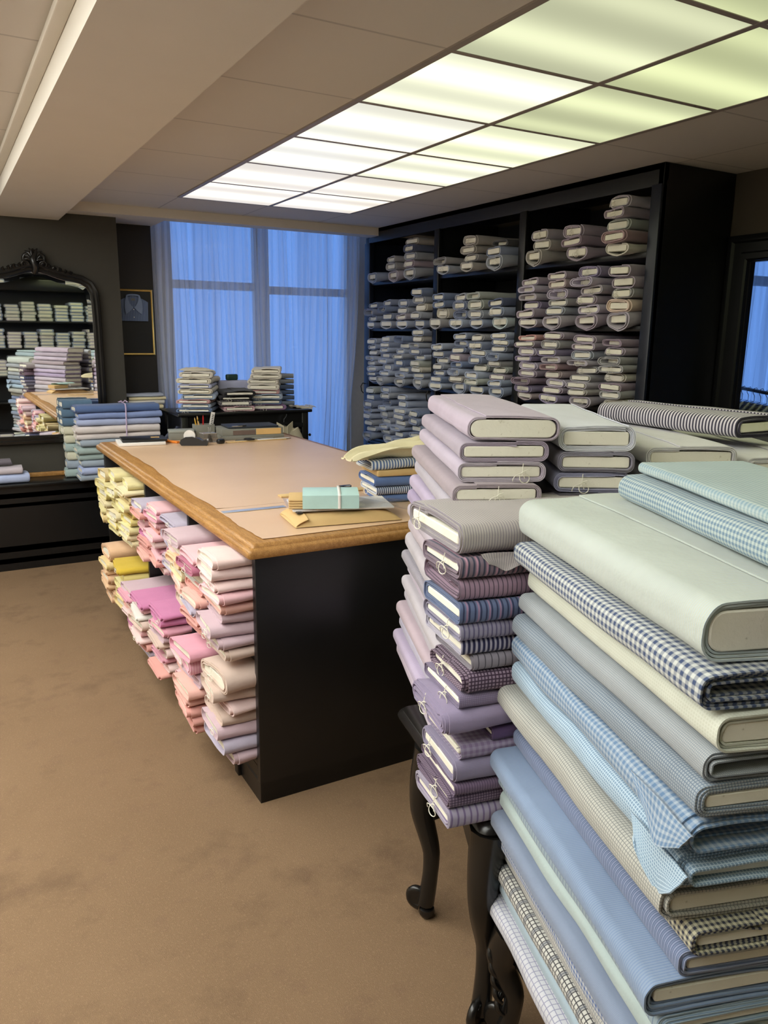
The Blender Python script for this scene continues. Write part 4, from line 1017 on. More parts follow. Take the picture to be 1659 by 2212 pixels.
# framed shirt in the niche
PY = 6.255
pic = thing('framed_picture', 'gold-framed picture of a folded blue shirt on black', 'picture', (1.36, PY, 1.66))
pl_ = (-1.36, -PY, -1.66)
def pp(name, mb, mat, sm=40): o = mb.build(name, mat, pic, sm); o.location = pl_; return o
px0, px1, pz0, pz1 = 1.20, 1.487, 1.435, 1.925
pp('picture_frame', MB().sweep([(px0, PY, pz0), (px1, PY, pz0), (px1, PY, pz1), (px0, PY, pz1)], [(0, 0), (0, .012), (-.006, .018), (-.014, .014), (-.018, 0)], True, (0, -1, 0)), M['gold'])
pp('black_mount', MB().box(px0+.002, px1-.002, PY-.006, PY, pz0+.002, pz1-.002), M['black_matt'])
fab('shirt_blue', (120, 138, 168), 'stripe', (92, 108, 142), .012, .4)
b = NB('shirt_cotton'); sx = b.n('SeparateXYZ'); b.l(b.coord(), sx.inputs[0])
b.base(b.mix(b.ramp(b.math('ABSOLUTE', b.math('SUBTRACT', b.math('FRACT', b.math('DIVIDE', sx.outputs[0], .012)), .5)), .2, .3), srgb(92, 106, 138), srgb(126, 142, 172))); b.rough(.85); M['shirt'] = b.m; M['shirt_collar'] = simple('pale_blue_collar', srgb(140, 156, 186), .85)
sh = MB()
sx0, sz0 = 1.222, 1.69
sh.grid(lambda u, v: (sx0+.228*u-(.012*(1-v)*(u-.5)), PY-.012-.010*math.sin(min(1, u*6)*1.57)*math.sin(min(1, (1-u)*6)*1.57)-.003*nz(u*5, v*5, 0, 3), sz0+v*(.185-.045*abs(2*u-1)**1.5)), 24, 16, .008)
pp('folded_shirt', sh, M['shirt'], 60)
co_ = MB(); scx = sx0+.114
for d in (-1, 1):
    leaf = [(.003, .098), (.030, .070), (.058, .050), (.066, .100), (.060, .155), (.050, .186), (.040, .188), (.036, .150), (.022, .120)]
    pts = [(scx+d*x, -(sz0+z)) for x, z in leaf]
    if d > 0: pts = pts[::-1]
    co_.prism(pts, PY-.034, PY-.026, Matrix(((1, 0, 0, 0), (0, 0, 1, 0), (0, -1, 0, 0), (0, 0, 0, 1))))
co_.tube([(scx+.046*math.cos(a), PY-.026, sz0+.182+.010*math.sin(a)) for a in [math.pi*i/12 for i in range(13)]], .007, 6)
pp('collar', co_, M['shirt_collar'], 30)
pp('neck_label', MB().box(scx-.014, scx+.014, PY-.0285, PY-.0265, sz0+.150, sz0+.166), M['grey_box'], 0)
bt = MB()
for q in (.028, .085): bt.lathe([(.004, 0), (.004, .002)], k=10, mat=T(scx, PY-.032, sz0+q, 0, math.pi/2))
pp('button', bt, M['paper'])

# small heap of parcels beside the niche and its pedestal
ped = thing('pedestal', 'black pedestal in the niche below the framed picture', 'pedestal', (1.345, 6.10, 0))
MB().bbox(-.145, .145, -.10, .10, 0, 1.02, .006).build('body', M['black'], ped); MB().bbox(-.15, .15, -.11, .105, 1.02, 1.04, .005).build('top', M['black'], ped)
zz = 1.041
for i, (k, nm, tk) in enumerate([('cream', 'cream', .03), ('white', 'white', .034), ('cream', 'buff', .022), ('bluegrey', 'blue grey', .02)]):
    tmn = template(.27, .17, tk, 2, .003, 340+i, nseg=6, nc=4, nf=5, wob=.004)
    put_bolt(tmn, FAB[k], f'{nm} folded cloth, {ordn(i, 4)}, small heap below the framed picture', (1.345+rnd.uniform(-.01, .01), 6.09, zz), R(rnd.uniform(-4, 4)), 'folded cloths in the niche', name='folded_cloth')
    zz += tk+.002

# ------------------------------------------------------------------ console by the window with piles of white bolts
WX0, WX1, WY0, WY1, WZ = 1.42, 2.37, 5.33, 5.78, 1.065
con = thing('console_cabinet', 'black console in front of the curtains, piled with white bolts', 'cabinet', ((WX0+WX1)/2, (WY0+WY1)/2, 0))
cn = (-(WX0+WX1)/2, -(WY0+WY1)/2, 0)
def np_(name, mb, mat=None): o = mb.build(name, mat or M['black'], con, 30); o.location = cn; return o
np_('top', MB().bbox(WX0-.025, WX1+.025, WY0-.02, WY1, WZ-.022, WZ, .006))
for x in (WX0, WX1-.05):
    for y in (WY0, WY1-.05): np_('leg', MB().bbox(x, x+.05, y, y+.05, 0, WZ-.022, .004))
np_('front_rail', MB().box(WX0+.05, WX1-.05, WY0+.01, WY0+.03, .93, WZ-.022)); np_('back_panel', MB().box(WX0+.05, WX1-.05, WY1-.03, WY1-.015, .1, WZ-.022), M['black_matt'])
np_('side_rail', MB().box(WX0+.01, WX0+.03, WY0+.05, WY1-.05, .1, WZ-.022)); np_('side_rail', MB().box(WX1-.03, WX1-.01, WY0+.05, WY1-.05, .1, WZ-.022))
np_('shelf', MB().box(WX0+.03, WX1-.03, WY0+.02, WY1-.03, .3, .32))
np_('knob', MB().lathe([(.004, 0), (.004, .01), (.011, .016), (.011, .022), (.005, .028)], k=12, mat=T(WX1, WY0+.02, .87, 0, 0, math.pi/2)), M['ebony'])
fab('w_white', (232, 226, 216)); fab('w_cream', (226, 218, 200)); fab('w_grey', (172, 178, 190)); fab('w_blue', (170, 184, 206)); fab('w_pink', (222, 178, 178)); fab('w_black', (40, 38, 42))
fab('w_floral', (214, 208, 210), 'check', (70, 66, 84), .022, .35); fab('w_pinkfloral', (226, 200, 204), 'check', (196, 120, 136), .026, .4); fab('w_purple', (150, 120, 158)); fab('w_lav', (188, 192, 220)); fab('w_steel', (112, 130, 164))
wt = [template(.40, .245, tk, 3, .0032, 360+i, nseg=8, nc=6, nf=6, wob=.007, rag=.007, ky=2.2, round_=.95) for i, tk in enumerate((.030, .037, .042))]
def wpile(x, y, specs, where, grp='bolts piled on the window console', rz=90):
    z = WZ+.001; n = len(specs)
    for i, (k, nm, ti, sw) in enumerate(specs):
        put_bolt(wt[ti], FAB[k], f'{nm} bolt, {ordn(i, n)}, {where} pile on the console by the window', (x+rnd.uniform(-.012, .012), y+rnd.uniform(-.015, .015), z), R(rz+rnd.uniform(-5, 5)), grp, (1, sw, .93), string=rnd.random() < .3)
        z += wt[ti][5]*.93+.0025
    return z
zl = wpile(1.615, 5.54, [('w_steel', 'grey blue', 0, 1.05), ('w_blue', 'pale blue', 0, .9), ('w_pink', 'dull pink', 0, 1.0), ('w_blue', 'light blue', 1, 1), ('w_cream', 'cream', 1, 1), ('w_lav', 'lavender', 0, 1), ('w_cream', 'thick cream', 2, 1), ('w_white', 'white', 2, .95)], 'left', rz=66)
wpile(1.86, 5.52, [('w_pinkfloral', 'pink patterned', 1, .95), ('w_floral', 'black and white patterned', 2, .98), ('w_black', 'black', 0, .95), ('w_black', 'black and cream', 1, .95)], 'middle', rz=84)
zr = wpile(2.115, 5.53, [('w_purple', 'purple', 2, 1.05), ('w_steel', 'slate', 1, .98), ('w_blue', 'light blue', 1, .98), ('w_pink', 'pink', 0, 1), ('w_white', 'loosely rolled white', 2, .95), ('w_white', 'white, third from top', 1, .95), ('w_white', 'white, second from top', 1, .95), ('w_white', 'ivory', 1, .9)], 'right', rz=70)
zz = WZ+.001
for i in range(6):
    k, nm = [('w_blue', 'pale blue'), ('w_steel', 'slate blue'), ('w_steel', 'dark blue'), ('w_steel', 'steel blue'), ('w_grey', 'blue grey'), ('w_grey', 'grey')][i]
    put_bolt(wt[1], FAB[k], f'{nm} folded fabric, {ordn(i, 6)}, rear pile behind the right console pile', (2.30, 5.70, zz), R(rnd.uniform(-4, 4)), 'bolts piled on the window console', (.42, .6, .86)); zz += .046*.86+.002
def crumple(cx, cy, cz, rx, ry, h, seed, mat, name, label, cat, th=.002, nu=26):
    def fn(u, v):
        x, y = 2*u-1, 2*v-1; e = max(0, 1-x**4)*max(0, 1-y**4)
        return (cx+rx*x*(1+.12*nz(x*2, y*2, 0, seed)), cy+ry*y*(1+.12*nz(x*2, y*2, 5, seed)), cz+h*e*(.75+.5*nz(x*2.6, y*2.6, 1, seed))+.004+.2*h*abs(nz(x*6, y*6, 2, seed))*e)
    return tag(MB().grid(fn, nu, nu, th).build(name, mat, None, 50), label, cat)
crumple(1.60, 5.55, zl, .10, .10, .022, 5, FAB['w_cream'], 'lace_bundle', 'small crumpled beige bundle on top of the left console pile', 'cloth')
def fringe():
    mb = MB(); mb.grid(lambda u, v: (2.30+.13*u, 5.38+.16*v, WZ+.004+.020*(1-u)*(.6+.4*math.sin(v*6))+.004*math.sin(u*9)), 10, 10, .012)
    for i in range(16):
        y = 5.385+.01*i; mb.tube([(2.428, y, WZ+.008), (2.445, y+rnd.uniform(-.004, .004), WZ+.010+rnd.uniform(0, .01)), (2.46, y+rnd.uniform(-.01, .01), WZ+.004)], .0012, 4)
    return mb
tag(fringe().build('fringed_scarf', FAB['w_cream'], None, 50), 'folded cream cloth with fringe at the right end of the console', 'cloth')
tag(MB().bbox(-.045, .045, -.02, .02, -.022, .022, .01, T(1.90, 5.665, WZ+.224, .2, 0, 0)).build('green_case', simple('dark_green_leather', srgb(28, 58, 52), .4), None), 'small dark green case standing behind the white bolts on the console', 'case')
o = bpy.data.objects['green_case']; 
tag(MB().bbox(-.12, .12, -.05, .05, 0, .20, .02, T(1.91, 5.665, WZ+.001)).build('cloth_bundle', FAB['w_lav'], None), 'lavender wrapped bundle behind the middle pile on the console', 'bundle')
# shirt on a hanger in front of the console
hs = thing('hanging_shirt', 'cream shirt on a hanger under dark film, front of the console', 'shirt', (2.16, 5.29, .60))
def hp(name, mb, mat, sm=60): o = mb.build(name, mat, hs, sm); o.location = (-2.16, -5.29, -.60); return o
fab('shirt_cream', (206, 196, 170))
body = MB()
def shirt_fn(u, v):
    a = u*2*math.pi; wdt = .155*(1-.10*v) if v < .80 else .155*(.92-(v-.80)/.20*.60); dpt = .030*(1-.5*v)
    return (2.16+wdt*math.cos(a), 5.288+dpt*math.sin(a)+.006*nz(math.cos(a)*3, v*4, 0, 8), .62+.33*v)
body.grid(shirt_fn, 36, 16); hp('shirt_body', body, FAB['shirt_cream'])
for d in (-1, 1):
    sl = MB(); sl.tube([(2.16+d*(.075+.10*math.sin(t*1.5)), 5.283-.004*t, .925-.27*t-.035*t) for t in [i/9 for i in range(10)]], [.036-.006*i/9 for i in range(10)], 10, flat=.6); hp('sleeve', sl, FAB['shirt_cream'])
col_ = MB()
for d in (-1, 1): col_.grid(lambda u, v, d=d: (2.16+d*(.012+.05*v), 5.262+.02*v, .905+.05*u+.03*v-.03*(1-u)*(1-v)), 6, 6, .004)
hp('collar', col_, FAB['shirt_cream'])
hp('hanger', MB().tube([(2.16, 5.30, .95), (2.163, 5.30, 1.0), (2.18, 5.30, 1.02), (2.19, 5.315, 1.035)], .0022, 6).tube([(2.03, 5.292, .915), (2.16, 5.292, .955), (2.29, 5.292, .915)], .004, 6), M['steel'])
hp('film_cover', MB().grid(lambda u, v: (2.02+.29*u, 5.300-.012*math.sin(u*3.14), .965+.016*math.sin(v*3.1)-.03*abs(2*u-1)*v), 12, 6, .002), M['black_plastic'])
hp('card', MB().box(2.22, 2.29, 5.308, 5.312, .80, .925), M['cardboard'])
# desk chair behind the counter
chair = thing('desk_chair', 'dark navy desk chair, its rounded back showing behind the counter', 'chair', (1.30, 5.17, 0), R(20))
bk = MB(); bk.grid(lambda u, v: ((2*u-1)*.10*math.sqrt(max(.02, 1-(2*v-1)**6)), -.10+.03*(2*u-1)**2, .72+.29*v-.03*(2*u-1)**4*v), 16, 16, .03)
bk.build('backrest', simple('navy_upholstery', srgb(34, 42, 64), .6), chair, 60)
MB().bbox(-.12, .12, -.12, .12, .43, .49, .02).build('seat', bpy.data.materials['navy_upholstery'], chair); MB().tube([(0, -.09, .46), (0, -.115, .6), (0, -.10, .78)], .012).build('back_support', M['black_plastic'], chair)
MB().tube([(0, 0, .06), (0, 0, .43)], .02).build('column', M['steel'], chair)
for k in range(5):
    a = k*2*math.pi/5; MB().tube([(0, 0, .08), (.125*math.cos(a), .125*math.sin(a), .045)], [.016, .012]).lathe([(.018, 0), (.022, .012), (.018, .03)], (.125*math.cos(a), .125*math.sin(a), 0), 10).build('leg', M['black_plastic'], chair)

# ------------------------------------------------------------------ things on the counter
CT = TOPZ+.0035
# papers, black folder
pb = thing('paper_stack', 'white paper stack under the black folder, far left counter corner', 'papers', (1.025, 4.80, CT), R(-6))
MB().bbox(-.135, .135, -.105, .105, 0, .018, .002).build('pages', M['paper'], pb)
fo = thing('folder', 'black folder with small yellow label lying on white papers', 'folder', (1.04, 4.815, CT+.019), R(-6))
MB().bbox(-.125, .135, -.10, .10, 0, .014, .004).build('cover', M['black_plastic'], fo); MB().box(.05, .10, -.02, .02, .0142, .0148).build('label', M['yellow_label'], fo)
tag(MB().bbox(-.07, .07, -.012, .012, 0, .012, .002, T(1.20, 4.78, CT, R(-62))).build('orange_folder', M['orange'], None), 'narrow orange folder edge beside the black folder', 'folder')
gx = thing('small_box', 'small grey card box with lid, far side of the counter', 'box', (1.30, 4.90, CT), R(-8))
MB().bbox(-.075, .075, -.045, .045, 0, .045, .003).build('box_body', M['grey_box'], gx); MB().bbox(-.077, .077, -.047, .047, .045, .062, .003).build('lid', simple('pale_grey_card', srgb(150, 154, 148), .6), gx)
# tape dispenser
td = thing('tape_dispenser', 'black desk tape dispenser with white roll', 'tape dispenser', (1.30, 4.60, CT), R(-25))
pts = [(-.075, 0), (.075, 0), (.085, .022), (.072, .034), (.05, .028), (.03, .040), (-.01, .052), (-.05, .050), (-.078, .034), (-.085, .014)]
vs = []; n = len(pts)
MB().prism(pts, -.028, .028, Matrix.Rotation(math.pi/2, 4, 'X')).build('dispenser_body', M['black_plastic'], td, 50)
rl = MB(); rl.lathe([(.014, -.011), (.034, -.011), (.034, .011), (.014, .011)], (0, 0, 0), 28, T(-.028, 0, .056, 0, math.pi/2)); rl.build('tape_roll', M['paper'], td)
MB().box(.074, .083, -.012, .012, .026, .038).build('cutter', M['steel'], td, 0)
# mesh cup with binder clip
mc = thing('mesh_cup', 'low grey wire mesh tray behind the tape dispenser', 'tray', (1.415, 4.70, CT), R(5))
mm = MB(); 
for i in range(15):
    x = -.042+.006*i
    for y in (-.035, .035): mm.box(x-.0006, x+.0006, y-.0006, y+.0006, 0, .055)
for i in range(12):
    y = -.035+.0064*i
    for x in (-.042, .042): mm.box(x-.0006, x+.0006, y-.0006, y+.0006, 0, .055)
for k in range(9):
    z = .0065*k
    mm.box(-.042, .042, -.0357, -.0343, z, z+.0012).box(-.042, .042, .0343, .0357, z, z+.0012).box(-.0427, -.0413, -.035, .035, z, z+.0012).box(.0413, .0427, -.035, .035, z, z+.0012)
mm.box(-.042, .042, -.035, .035, 0, .0015); mm.bbox(-.044, .044, -.037, .037, .053, .057, .001)
mm.build('mesh_wall', M['steel'], mc, 0)
bc = thing('binder_clip', 'silver binder clip sticking up from the mesh tray', 'clip', (1.42, 4.69, CT+.0025))
MB().prism([(-.016, 0), (.016, 0), (.0025, .05), (-.0025, .05)], -.012, .012, Matrix.Rotation(math.pi/2, 4, 'X')).build('clamp', M['black_plastic'], bc, 30)
for d in (-1, 1): MB().tube([(d*.003, -.009, .048), (d*.005, -.008, .075), (d*.006, -.005, .088), (d*.006, .005, .088), (d*.005, .008, .075), (d*.003, .009, .048)], .0013, 6).build('wire_handle', M['steel'], bc)
# pencil box with pencils
px_ = thing('pencil_box', 'square grey pencil box holding pencils, far side of the counter', 'pencil holder', (1.455, 4.93, CT))
pbx = MB(); pbx.bbox(-.062, .062, -.04, -.036, 0, .085, .001).bbox(-.062, .062, .036, .04, 0, .085, .001).bbox(-.062, -.058, -.036, .036, 0, .085, .001).bbox(.058, .062, -.036, .036, 0, .085, .001).box(-.058, .058, -.036, .036, 0, .003)
pbx.build('box_wall', M['grey_box'], px_)
def pencil(x, y, lx, ly, h, mat, tip, name, label):
    t_ = thing(name, label, 'pencil' if name == 'pencil' else 'pen', (x, y, CT+.0035), 0, 'writing things in the pencil box')
    a = Vector((0, 0, .004)); b_ = Vector((lx, ly, h)); d = (b_-a)
    MB().tube([a, a+d*.88], .0042, 6).build('barrel', mat, t_, 30); MB().tube([a+d*.88, b_], [.0042, .0008], 6).build('tip', tip, t_, 30)
pencil(1.42, 4.93, -.020, .006, .125, M['yellow_pencil'], M['cardboard'], 'pencil', 'leftmost yellow pencil in the grey pencil box')
pencil(1.432, 4.94, -.012, .004, .135, M['yellow_pencil'], M['cardboard'], 'pencil', 'tallest yellow pencil in the grey pencil box, second from left')
pencil(1.44, 4.92, -.026, -.004, .118, M['manila'], M['black_plastic'], 'pencil', 'brown pencil leaning left in the grey pencil box')
pencil(1.45, 4.925, .004, .0, .14, M['red'], M['red'], 'pen', 'red pen standing in the grey pencil box')
ru = thing('short_ruler', 'short white ruler with black marks standing in the pencil box', 'ruler', (1.49, 4.93, CT+.004), 0, 'writing things in the pencil box')
mr = T(0, 0, .004, 0, 0, R(12)); MB().box(-.013, .013, -.0012, .0012, 0, .155, mr).build('blade', M['paper'], ru, 0)
mk = MB()
for i in range(9): mk.box(-.004, .009, -.0016, -.0013, .045+.011*i, .050+.011*i, mr)
mk.build('marking', M['black_plastic'], ru, 0)
# grey box file with label and black folder on top
bf = thing('box_file', 'large flat grey box file with buff label, far side of the counter', 'box', (1.72, 4.83, CT), R(-4))
MB().bbox(-.205, .205, -.12, .12, 0, .026, .003).build('base', M['grey_box'], bf); MB().bbox(-.20, .20, -.115, .115, .026, .068, .003).build('lid', M['grey_box'], bf)
MB().box(.02, .185, -.1168, -.1152, .020+.008, .066).build('buff_label', M['yellow_label'], bf, 0); MB().box(-.13, .015, -.1166, -.1152, .030, .058).build('dark_label', simple('brown_label', srgb(110, 92, 84), .7), bf, 0)
f2 = thing('folder', 'flat dark navy folder lying on the grey box file', 'folder', (1.73, 4.83, CT+.0695), R(-4))
MB().bbox(-.165, .165, -.10, .10, 0, .012, .004).build('cover', simple('navy_card', srgb(44, 50, 62), .5), f2); MB().bbox(-.10, -.05, -.102, -.07, .012, .020, .002).build('clip', M['black_plastic'], f2); MB().box(-.14, -.075, -.104, -.085, .012, .0165).build('tag', M['steel'], f2, 0)
tag(MB().bbox(-.024, .024, -.018, .018, 0, .028, .010, T(1.46, 4.60, CT, R(10))).build('paperweight', M['black_plastic'], None), 'small black rounded weight in front of the grey box file', 'paperweight')
# rulers and papers
for i, (x, y, L_, w_, rz, m, lab, z_) in enumerate(((1.70, 4.625, .40, .030, 2, 'cardboard', 'long pale wooden ruler in front of the box file', 0), (1.76, 4.665, .36, .024, -3, 'steel', 'long steel ruler behind the wooden ruler by the box file', 0), (1.82, 4.642, .22, .035, 4, 'paper', 'white card strip across the rulers by the box file', .0045))):
    tag(MB().bbox(-L_/2, L_/2, -w_/2, w_/2, 0, .004 if i < 2 else .002, .0008, T(x, y, CT+z_, R(rz))).build(('wooden_ruler', 'steel_ruler', 'card_strip')[i], M[m], None), lab, ('ruler', 'ruler', 'card')[i])
sc2 = thing('scissors', 'black-handled scissors lying across the rulers', 'scissors', (1.73, 4.64, CT+.0065), R(6))
MB().tube([(-.05, .0, .003), (.0, .004, .003), (.09, .010, .002)], [.006, .006, .002], 6, flat=.3).tube([(-.05, .008, .005), (.0, .004, .005), (.09, -.004, .003)], [.006, .006, .002], 6, flat=.3).build('blade', M['steel'], sc2)
for d in (-1, 1): MB().tube([(-.075+.024*math.cos(a), d*.018+.015*math.sin(a), .006) for a in [i*2*math.pi/14 for i in range(14)]], .005, 6, closed=True).build('handle', M['black_plastic'], sc2)
# steel ruler on the near sheet
tag(MB().bbox(-.125, .125, -.016, .016, 0, .0012, .0003, T(1.0, 2.765, CT, R(-1))).build('steel_ruler', simple('pale_steel', srgb(196, 206, 226), .3, metal=.6), None), 'pale steel ruler lying flat near the front of the counter', 'ruler')
# padded envelope with plastic-sleeved papers and a bundle on top
ev = thing('padded_envelope', 'thick brown padded envelope at the near end of the counter', 'envelope', (1.235, 2.50, CT), R(-8))
def env_fn(hx, hy, h, seed):
    def f(u, v):
        x, y = 2*u-1, 2*v-1; e = (1-x**8)*(1-y**8)
        return (hx*x, hy*y, .002+h*e*(.85+.25*nz(x*2, y*2, 0, seed)))
    return f
MB().grid(env_fn(.20, .115, .034, 4), 30, 20).grid(lambda u, v: (.20*(2*v-1), .115*(2*u-1), .0005), 4, 4).build('envelope_body', M['manila'], ev, 60)
MB().grid(lambda u, v: (-.198+.045*u, .112*(2*v-1), .012+.026*u**.6-.010*abs(2*v-1)**4), 8, 14, .002).build('envelope_flap', M['manila'], ev, 60)
MB().bbox(-.178, -.156, -.06, -.02, .036, .042, .002).build('dark_tape', M['black_plastic'], ev); MB().lathe([(.011, 0), (.011, .003)], (-.165, .03, .036), 14).build('red_washer', M['red'], ev)
sl = thing('plastic_sleeve', 'clear plastic sleeve with white papers on the brown envelope', 'plastic sleeve', (1.25, 2.535, CT+.040), R(-16))
MB().bbox(-.185, .185, -.10, .10, 0, .006, .001).build('papers', M['paper'], sl); MB().grid(lambda u, v: (-.20+.40*u, -.108+.216*v, .010+.006*math.sin(u*8)*math.sin(v*5)), 16, 12, .001).build('film', M['plastic_film'], sl, 60)
bu = thing('envelope_bundle', 'bundle of small brown envelopes wrapped in pale aqua card', 'bundle', (1.175, 2.515, CT+.049), R(-24))
for i in range(4): MB().bbox(-.125, .04, -.066, .066, .009*i, .009*i+.008, .003).build('envelope', M['manila'], bu)
MB().grid(lambda u, v: (-.075+.20*v, -.080+.008*u if u < .2 else -.0784+.152*(u-.2)/.8, .003+.047*u/.2 if u < .2 else .050+.008*math.sin((u-.2)*3.9)), 20, 10, .0012).build('aqua_card', M['aqua'], bu, 60)
MB().tube([(.055, -.084, .004), (.055, -.084, .05), (.055, -.055, .0585), (.055, 0, .063), (.055, .066, .058), (.055, .078, .02)], .005, 6, flat=.35).build('elastic_band', M['paper'], bu, 60)
tag(MB().grid(lambda u, v: (1.30+.22*u, 2.45+.14*v-.09*u+.04, CT+.055-.030*u+.012*math.sin(u*5+v*3)), 18, 12, .001).build('film_sheet', M['plastic_film'], None, 60), 'loose clear plastic film spilling to the right of the envelope bundle', 'plastic film')
# cardboard strip with black binder clip
cs_ = thing('card_strip', 'long pale cardboard strip across the counter behind the envelopes', 'card strip', (1.385, 2.935, CT), R(-2))
MB().bbox(-.21, .21, -.022, .022, 0, .006, .001).build('strip', M['cardboard'], cs_); 
ck = thing('binder_clip', 'black binder clip gripping the pale cardboard strip', 'clip', (1.47, 2.925, CT+.0068), R(-2))
MB().prism([(-.012, 0), (.012, 0), (.010, .02), (-.010, .02)], -.024, .024, Matrix.Rotation(math.pi/2, 4, 'Z') @ Matrix.Rotation(math.pi/2, 4, 'X')).build('clamp', M['black_plastic'], ck, 30)
MB().tube([(-.01, -.012, .018), (-.01, -.03, .022), (.01, -.03, .022), (.01, -.012, .018)], .0014, 6).build('wire_handle', M['steel'], ck)

# pile at the right of the counter
fab('k_blue', (104, 128, 180)); fab('k_stripe', (224, 226, 228), 'stripe', (92, 116, 164), .012, .5); fab('k_parcel', (206, 164, 104)); fab('k_cream', (226, 216, 180))
fab('k_bluestripe', (206, 212, 224), 'stripe', (60, 72, 110), .009, .5)
kz = CT
for i, (k, nm, tk, dx) in enumerate((('k_blue', 'plain blue bolt at the bottom of the counter pile beside the envelopes', .030, .03), ('k_bluestripe', 'navy striped bolt, second from bottom of the counter pile', .031, .008), ('k_blue', 'blue bolt with cream board, middle of the counter pile', .041, 0), ('k_parcel', 'brown paper parcel on the blue bolt in the counter pile', .026, .0))):
    tmk = template(.42, .215, tk, 3, .004, 400+i, nseg=8, nc=6, nf=6, wob=.003, proud=-.002)
    if i < 3: put_bolt(tmk, FAB[k], nm, (1.475+.21+dx, 2.71, kz), R(-10), 'bolts of the counter pile', string=(i == 1))
    else:
        pc = thing('paper_parcel', nm, 'parcel', (1.475+.21, 2.71, kz), R(-10))
        MB().bbox(-.20, .20, -.105, .105, 0, tk, .006).build('parcel_body', M['manila'], pc)
        MB().prism([(-.2005, -.06), (-.2005, .06), (-.2045, 0)], .006, tk-.006).build('folded_end', M['manila'], pc, 0)
    kz += tk+.002
tmk = template(.40, .20, .038, 3, .004, 411, nseg=10, nc=6, nf=6, wob=.008, proud=-.03, rag=.015)
put_bolt(tmk, FAB['k_stripe'], 'blue and white striped folded cloth near the top of the counter pile', (1.665, 2.71, kz), R(-8), 'bolts of the counter pile'); kz += .040
def cream_fn(u, v):
    x = -.30+.60*u; y = -.115+.23*v
    z = .020+.020*math.sin(v*11+u*4)+.04*u*u+.030*abs(nz(u*4, v*3.2, 0, 21))+.012*math.sin(u*16-v*8)*u
    if u < .28: q = (.28-u)/.28; z -= .030*q*q; y *= (1-.55*q)
    return (1.665+x, 2.70+y+.02*math.sin(u*6), kz+max(.002, z))
tag(MB().grid(cream_fn, 40, 26, .006).build('draped_cloth', FAB['k_cream'], None, 60), 'rumpled cream cloth draped over the pile at the right of the counter', 'cloth')

# ------------------------------------------------------------------ clothes rail beyond the doorway
p1 = Vector((4.82, 3.56, 1.285)); p2 = Vector((4.36, 2.80, 1.27))
rail = thing('clothes_rail', 'black clothes rail with plastic-covered shirts beyond the doorway', 'clothes rail', (*((p1+p2)/2).xy, 0)); rl0 = -Vector(rail.location)
o = MB().tube([p1, p2], .012).build('bar', M['black_plastic'], rail); o.location = rl0
for p in (p1, p2): o = MB().tube([(p.x, p.y, .02), (p.x, p.y, 1.285)], .012).build('post', M['black_plastic'], rail); o.location = rl0
dR = (p2-p1).normalized(); sR = Vector((-dR.y, dR.x, 0))
for k in range(9):
    c = p1+dR*(.05+.093*k)
    s_ = thing('shirt_on_hanger', f'{["grey","blue grey","pale blue","slate","grey","dark grey","light blue","blue","grey"][k]} plastic-covered shirt, {["first","second","third","fourth","fifth","sixth","seventh","eighth","ninth"][k]} from left on the rail beyond the doorway', 'shirt', (c.x, c.y, .465), math.atan2(dR.y, dR.x), 'shirts on the clothes rail')
    def sf(u, v):
        a = u*2*math.pi; wd = .21 if v < .82 else .21*(1-(v-.82)/.18*.72)
        return (.030*math.sin(a)*(1-.3*v)+.006*nz(v*4, math.cos(a)*3, 0, k), wd*math.cos(a), .72*v)
    MB().grid(sf, 26, 14).build('shirt_body', FAB[['grey', 'bluegrey', 'sky', 'slate', 'grey', 'charcoal', 'sky', 'steelb', 'grey'][k]], s_, 60)
    MB().tube([(0, -.07, .72), (0, 0, .745), (0, .0, .78), (0, -.012, .80), (0, -.008, .828), (0, .008, .834), (0, .014, .822)], .0022, 6).build('hanger', M['steel'], s_)
    MB().grid(lambda u, v: (.040*math.sin(u*6.283), (.225 if v < .8 else .225*(1-(v-.8)/.2*.7))*math.cos(u*6.283), -.02+.76*v), 22, 10).build('plastic_cover', M['plastic_film'], s_, 60)

# ------------------------------------------------------------------ bookcase behind the viewpoint, seen only in the mirror
BX0, BX1, BYF, BYB = .2, 3.3, -1.28, -1.74
bkc = thing('bookcase', 'black shelf unit of fabric bolts, visible only in the arched mirror', 'bookcase', ((BX0+BX1)/2, BYF, 0))
bo = (-(BX0+BX1)/2, -BYF, 0)
def bp(name, mb, mat=None): o = mb.build(name, mat or M['black'], bkc, 30); o.location = bo; return o
for x in (BX0, BX1-.03): bp('side_panel', MB().box(x, x+.03, BYB, BYF, 0, 2.3))
bp('cornice', MB().bbox(BX0-.02, BX1+.02, BYB, BYF+.03, 2.2, 2.36, .01)); bp('back_panel', MB().box(BX0+.03, BX1-.03, BYB, BYB+.015, 0, 2.2), M['black_matt'])
for z in (.1, .55, .95, 1.36, 1.76): bp('shelf', MB().bbox(BX0+.03, BX1-.03, BYB+.015, BYF, z-.025, z, .003))
rear_rows = {}; rear_boards = MB(); rk = ['bluegrey', 'sky', 'slate', 'lilacgrey', 'greygreen', 'steelb']
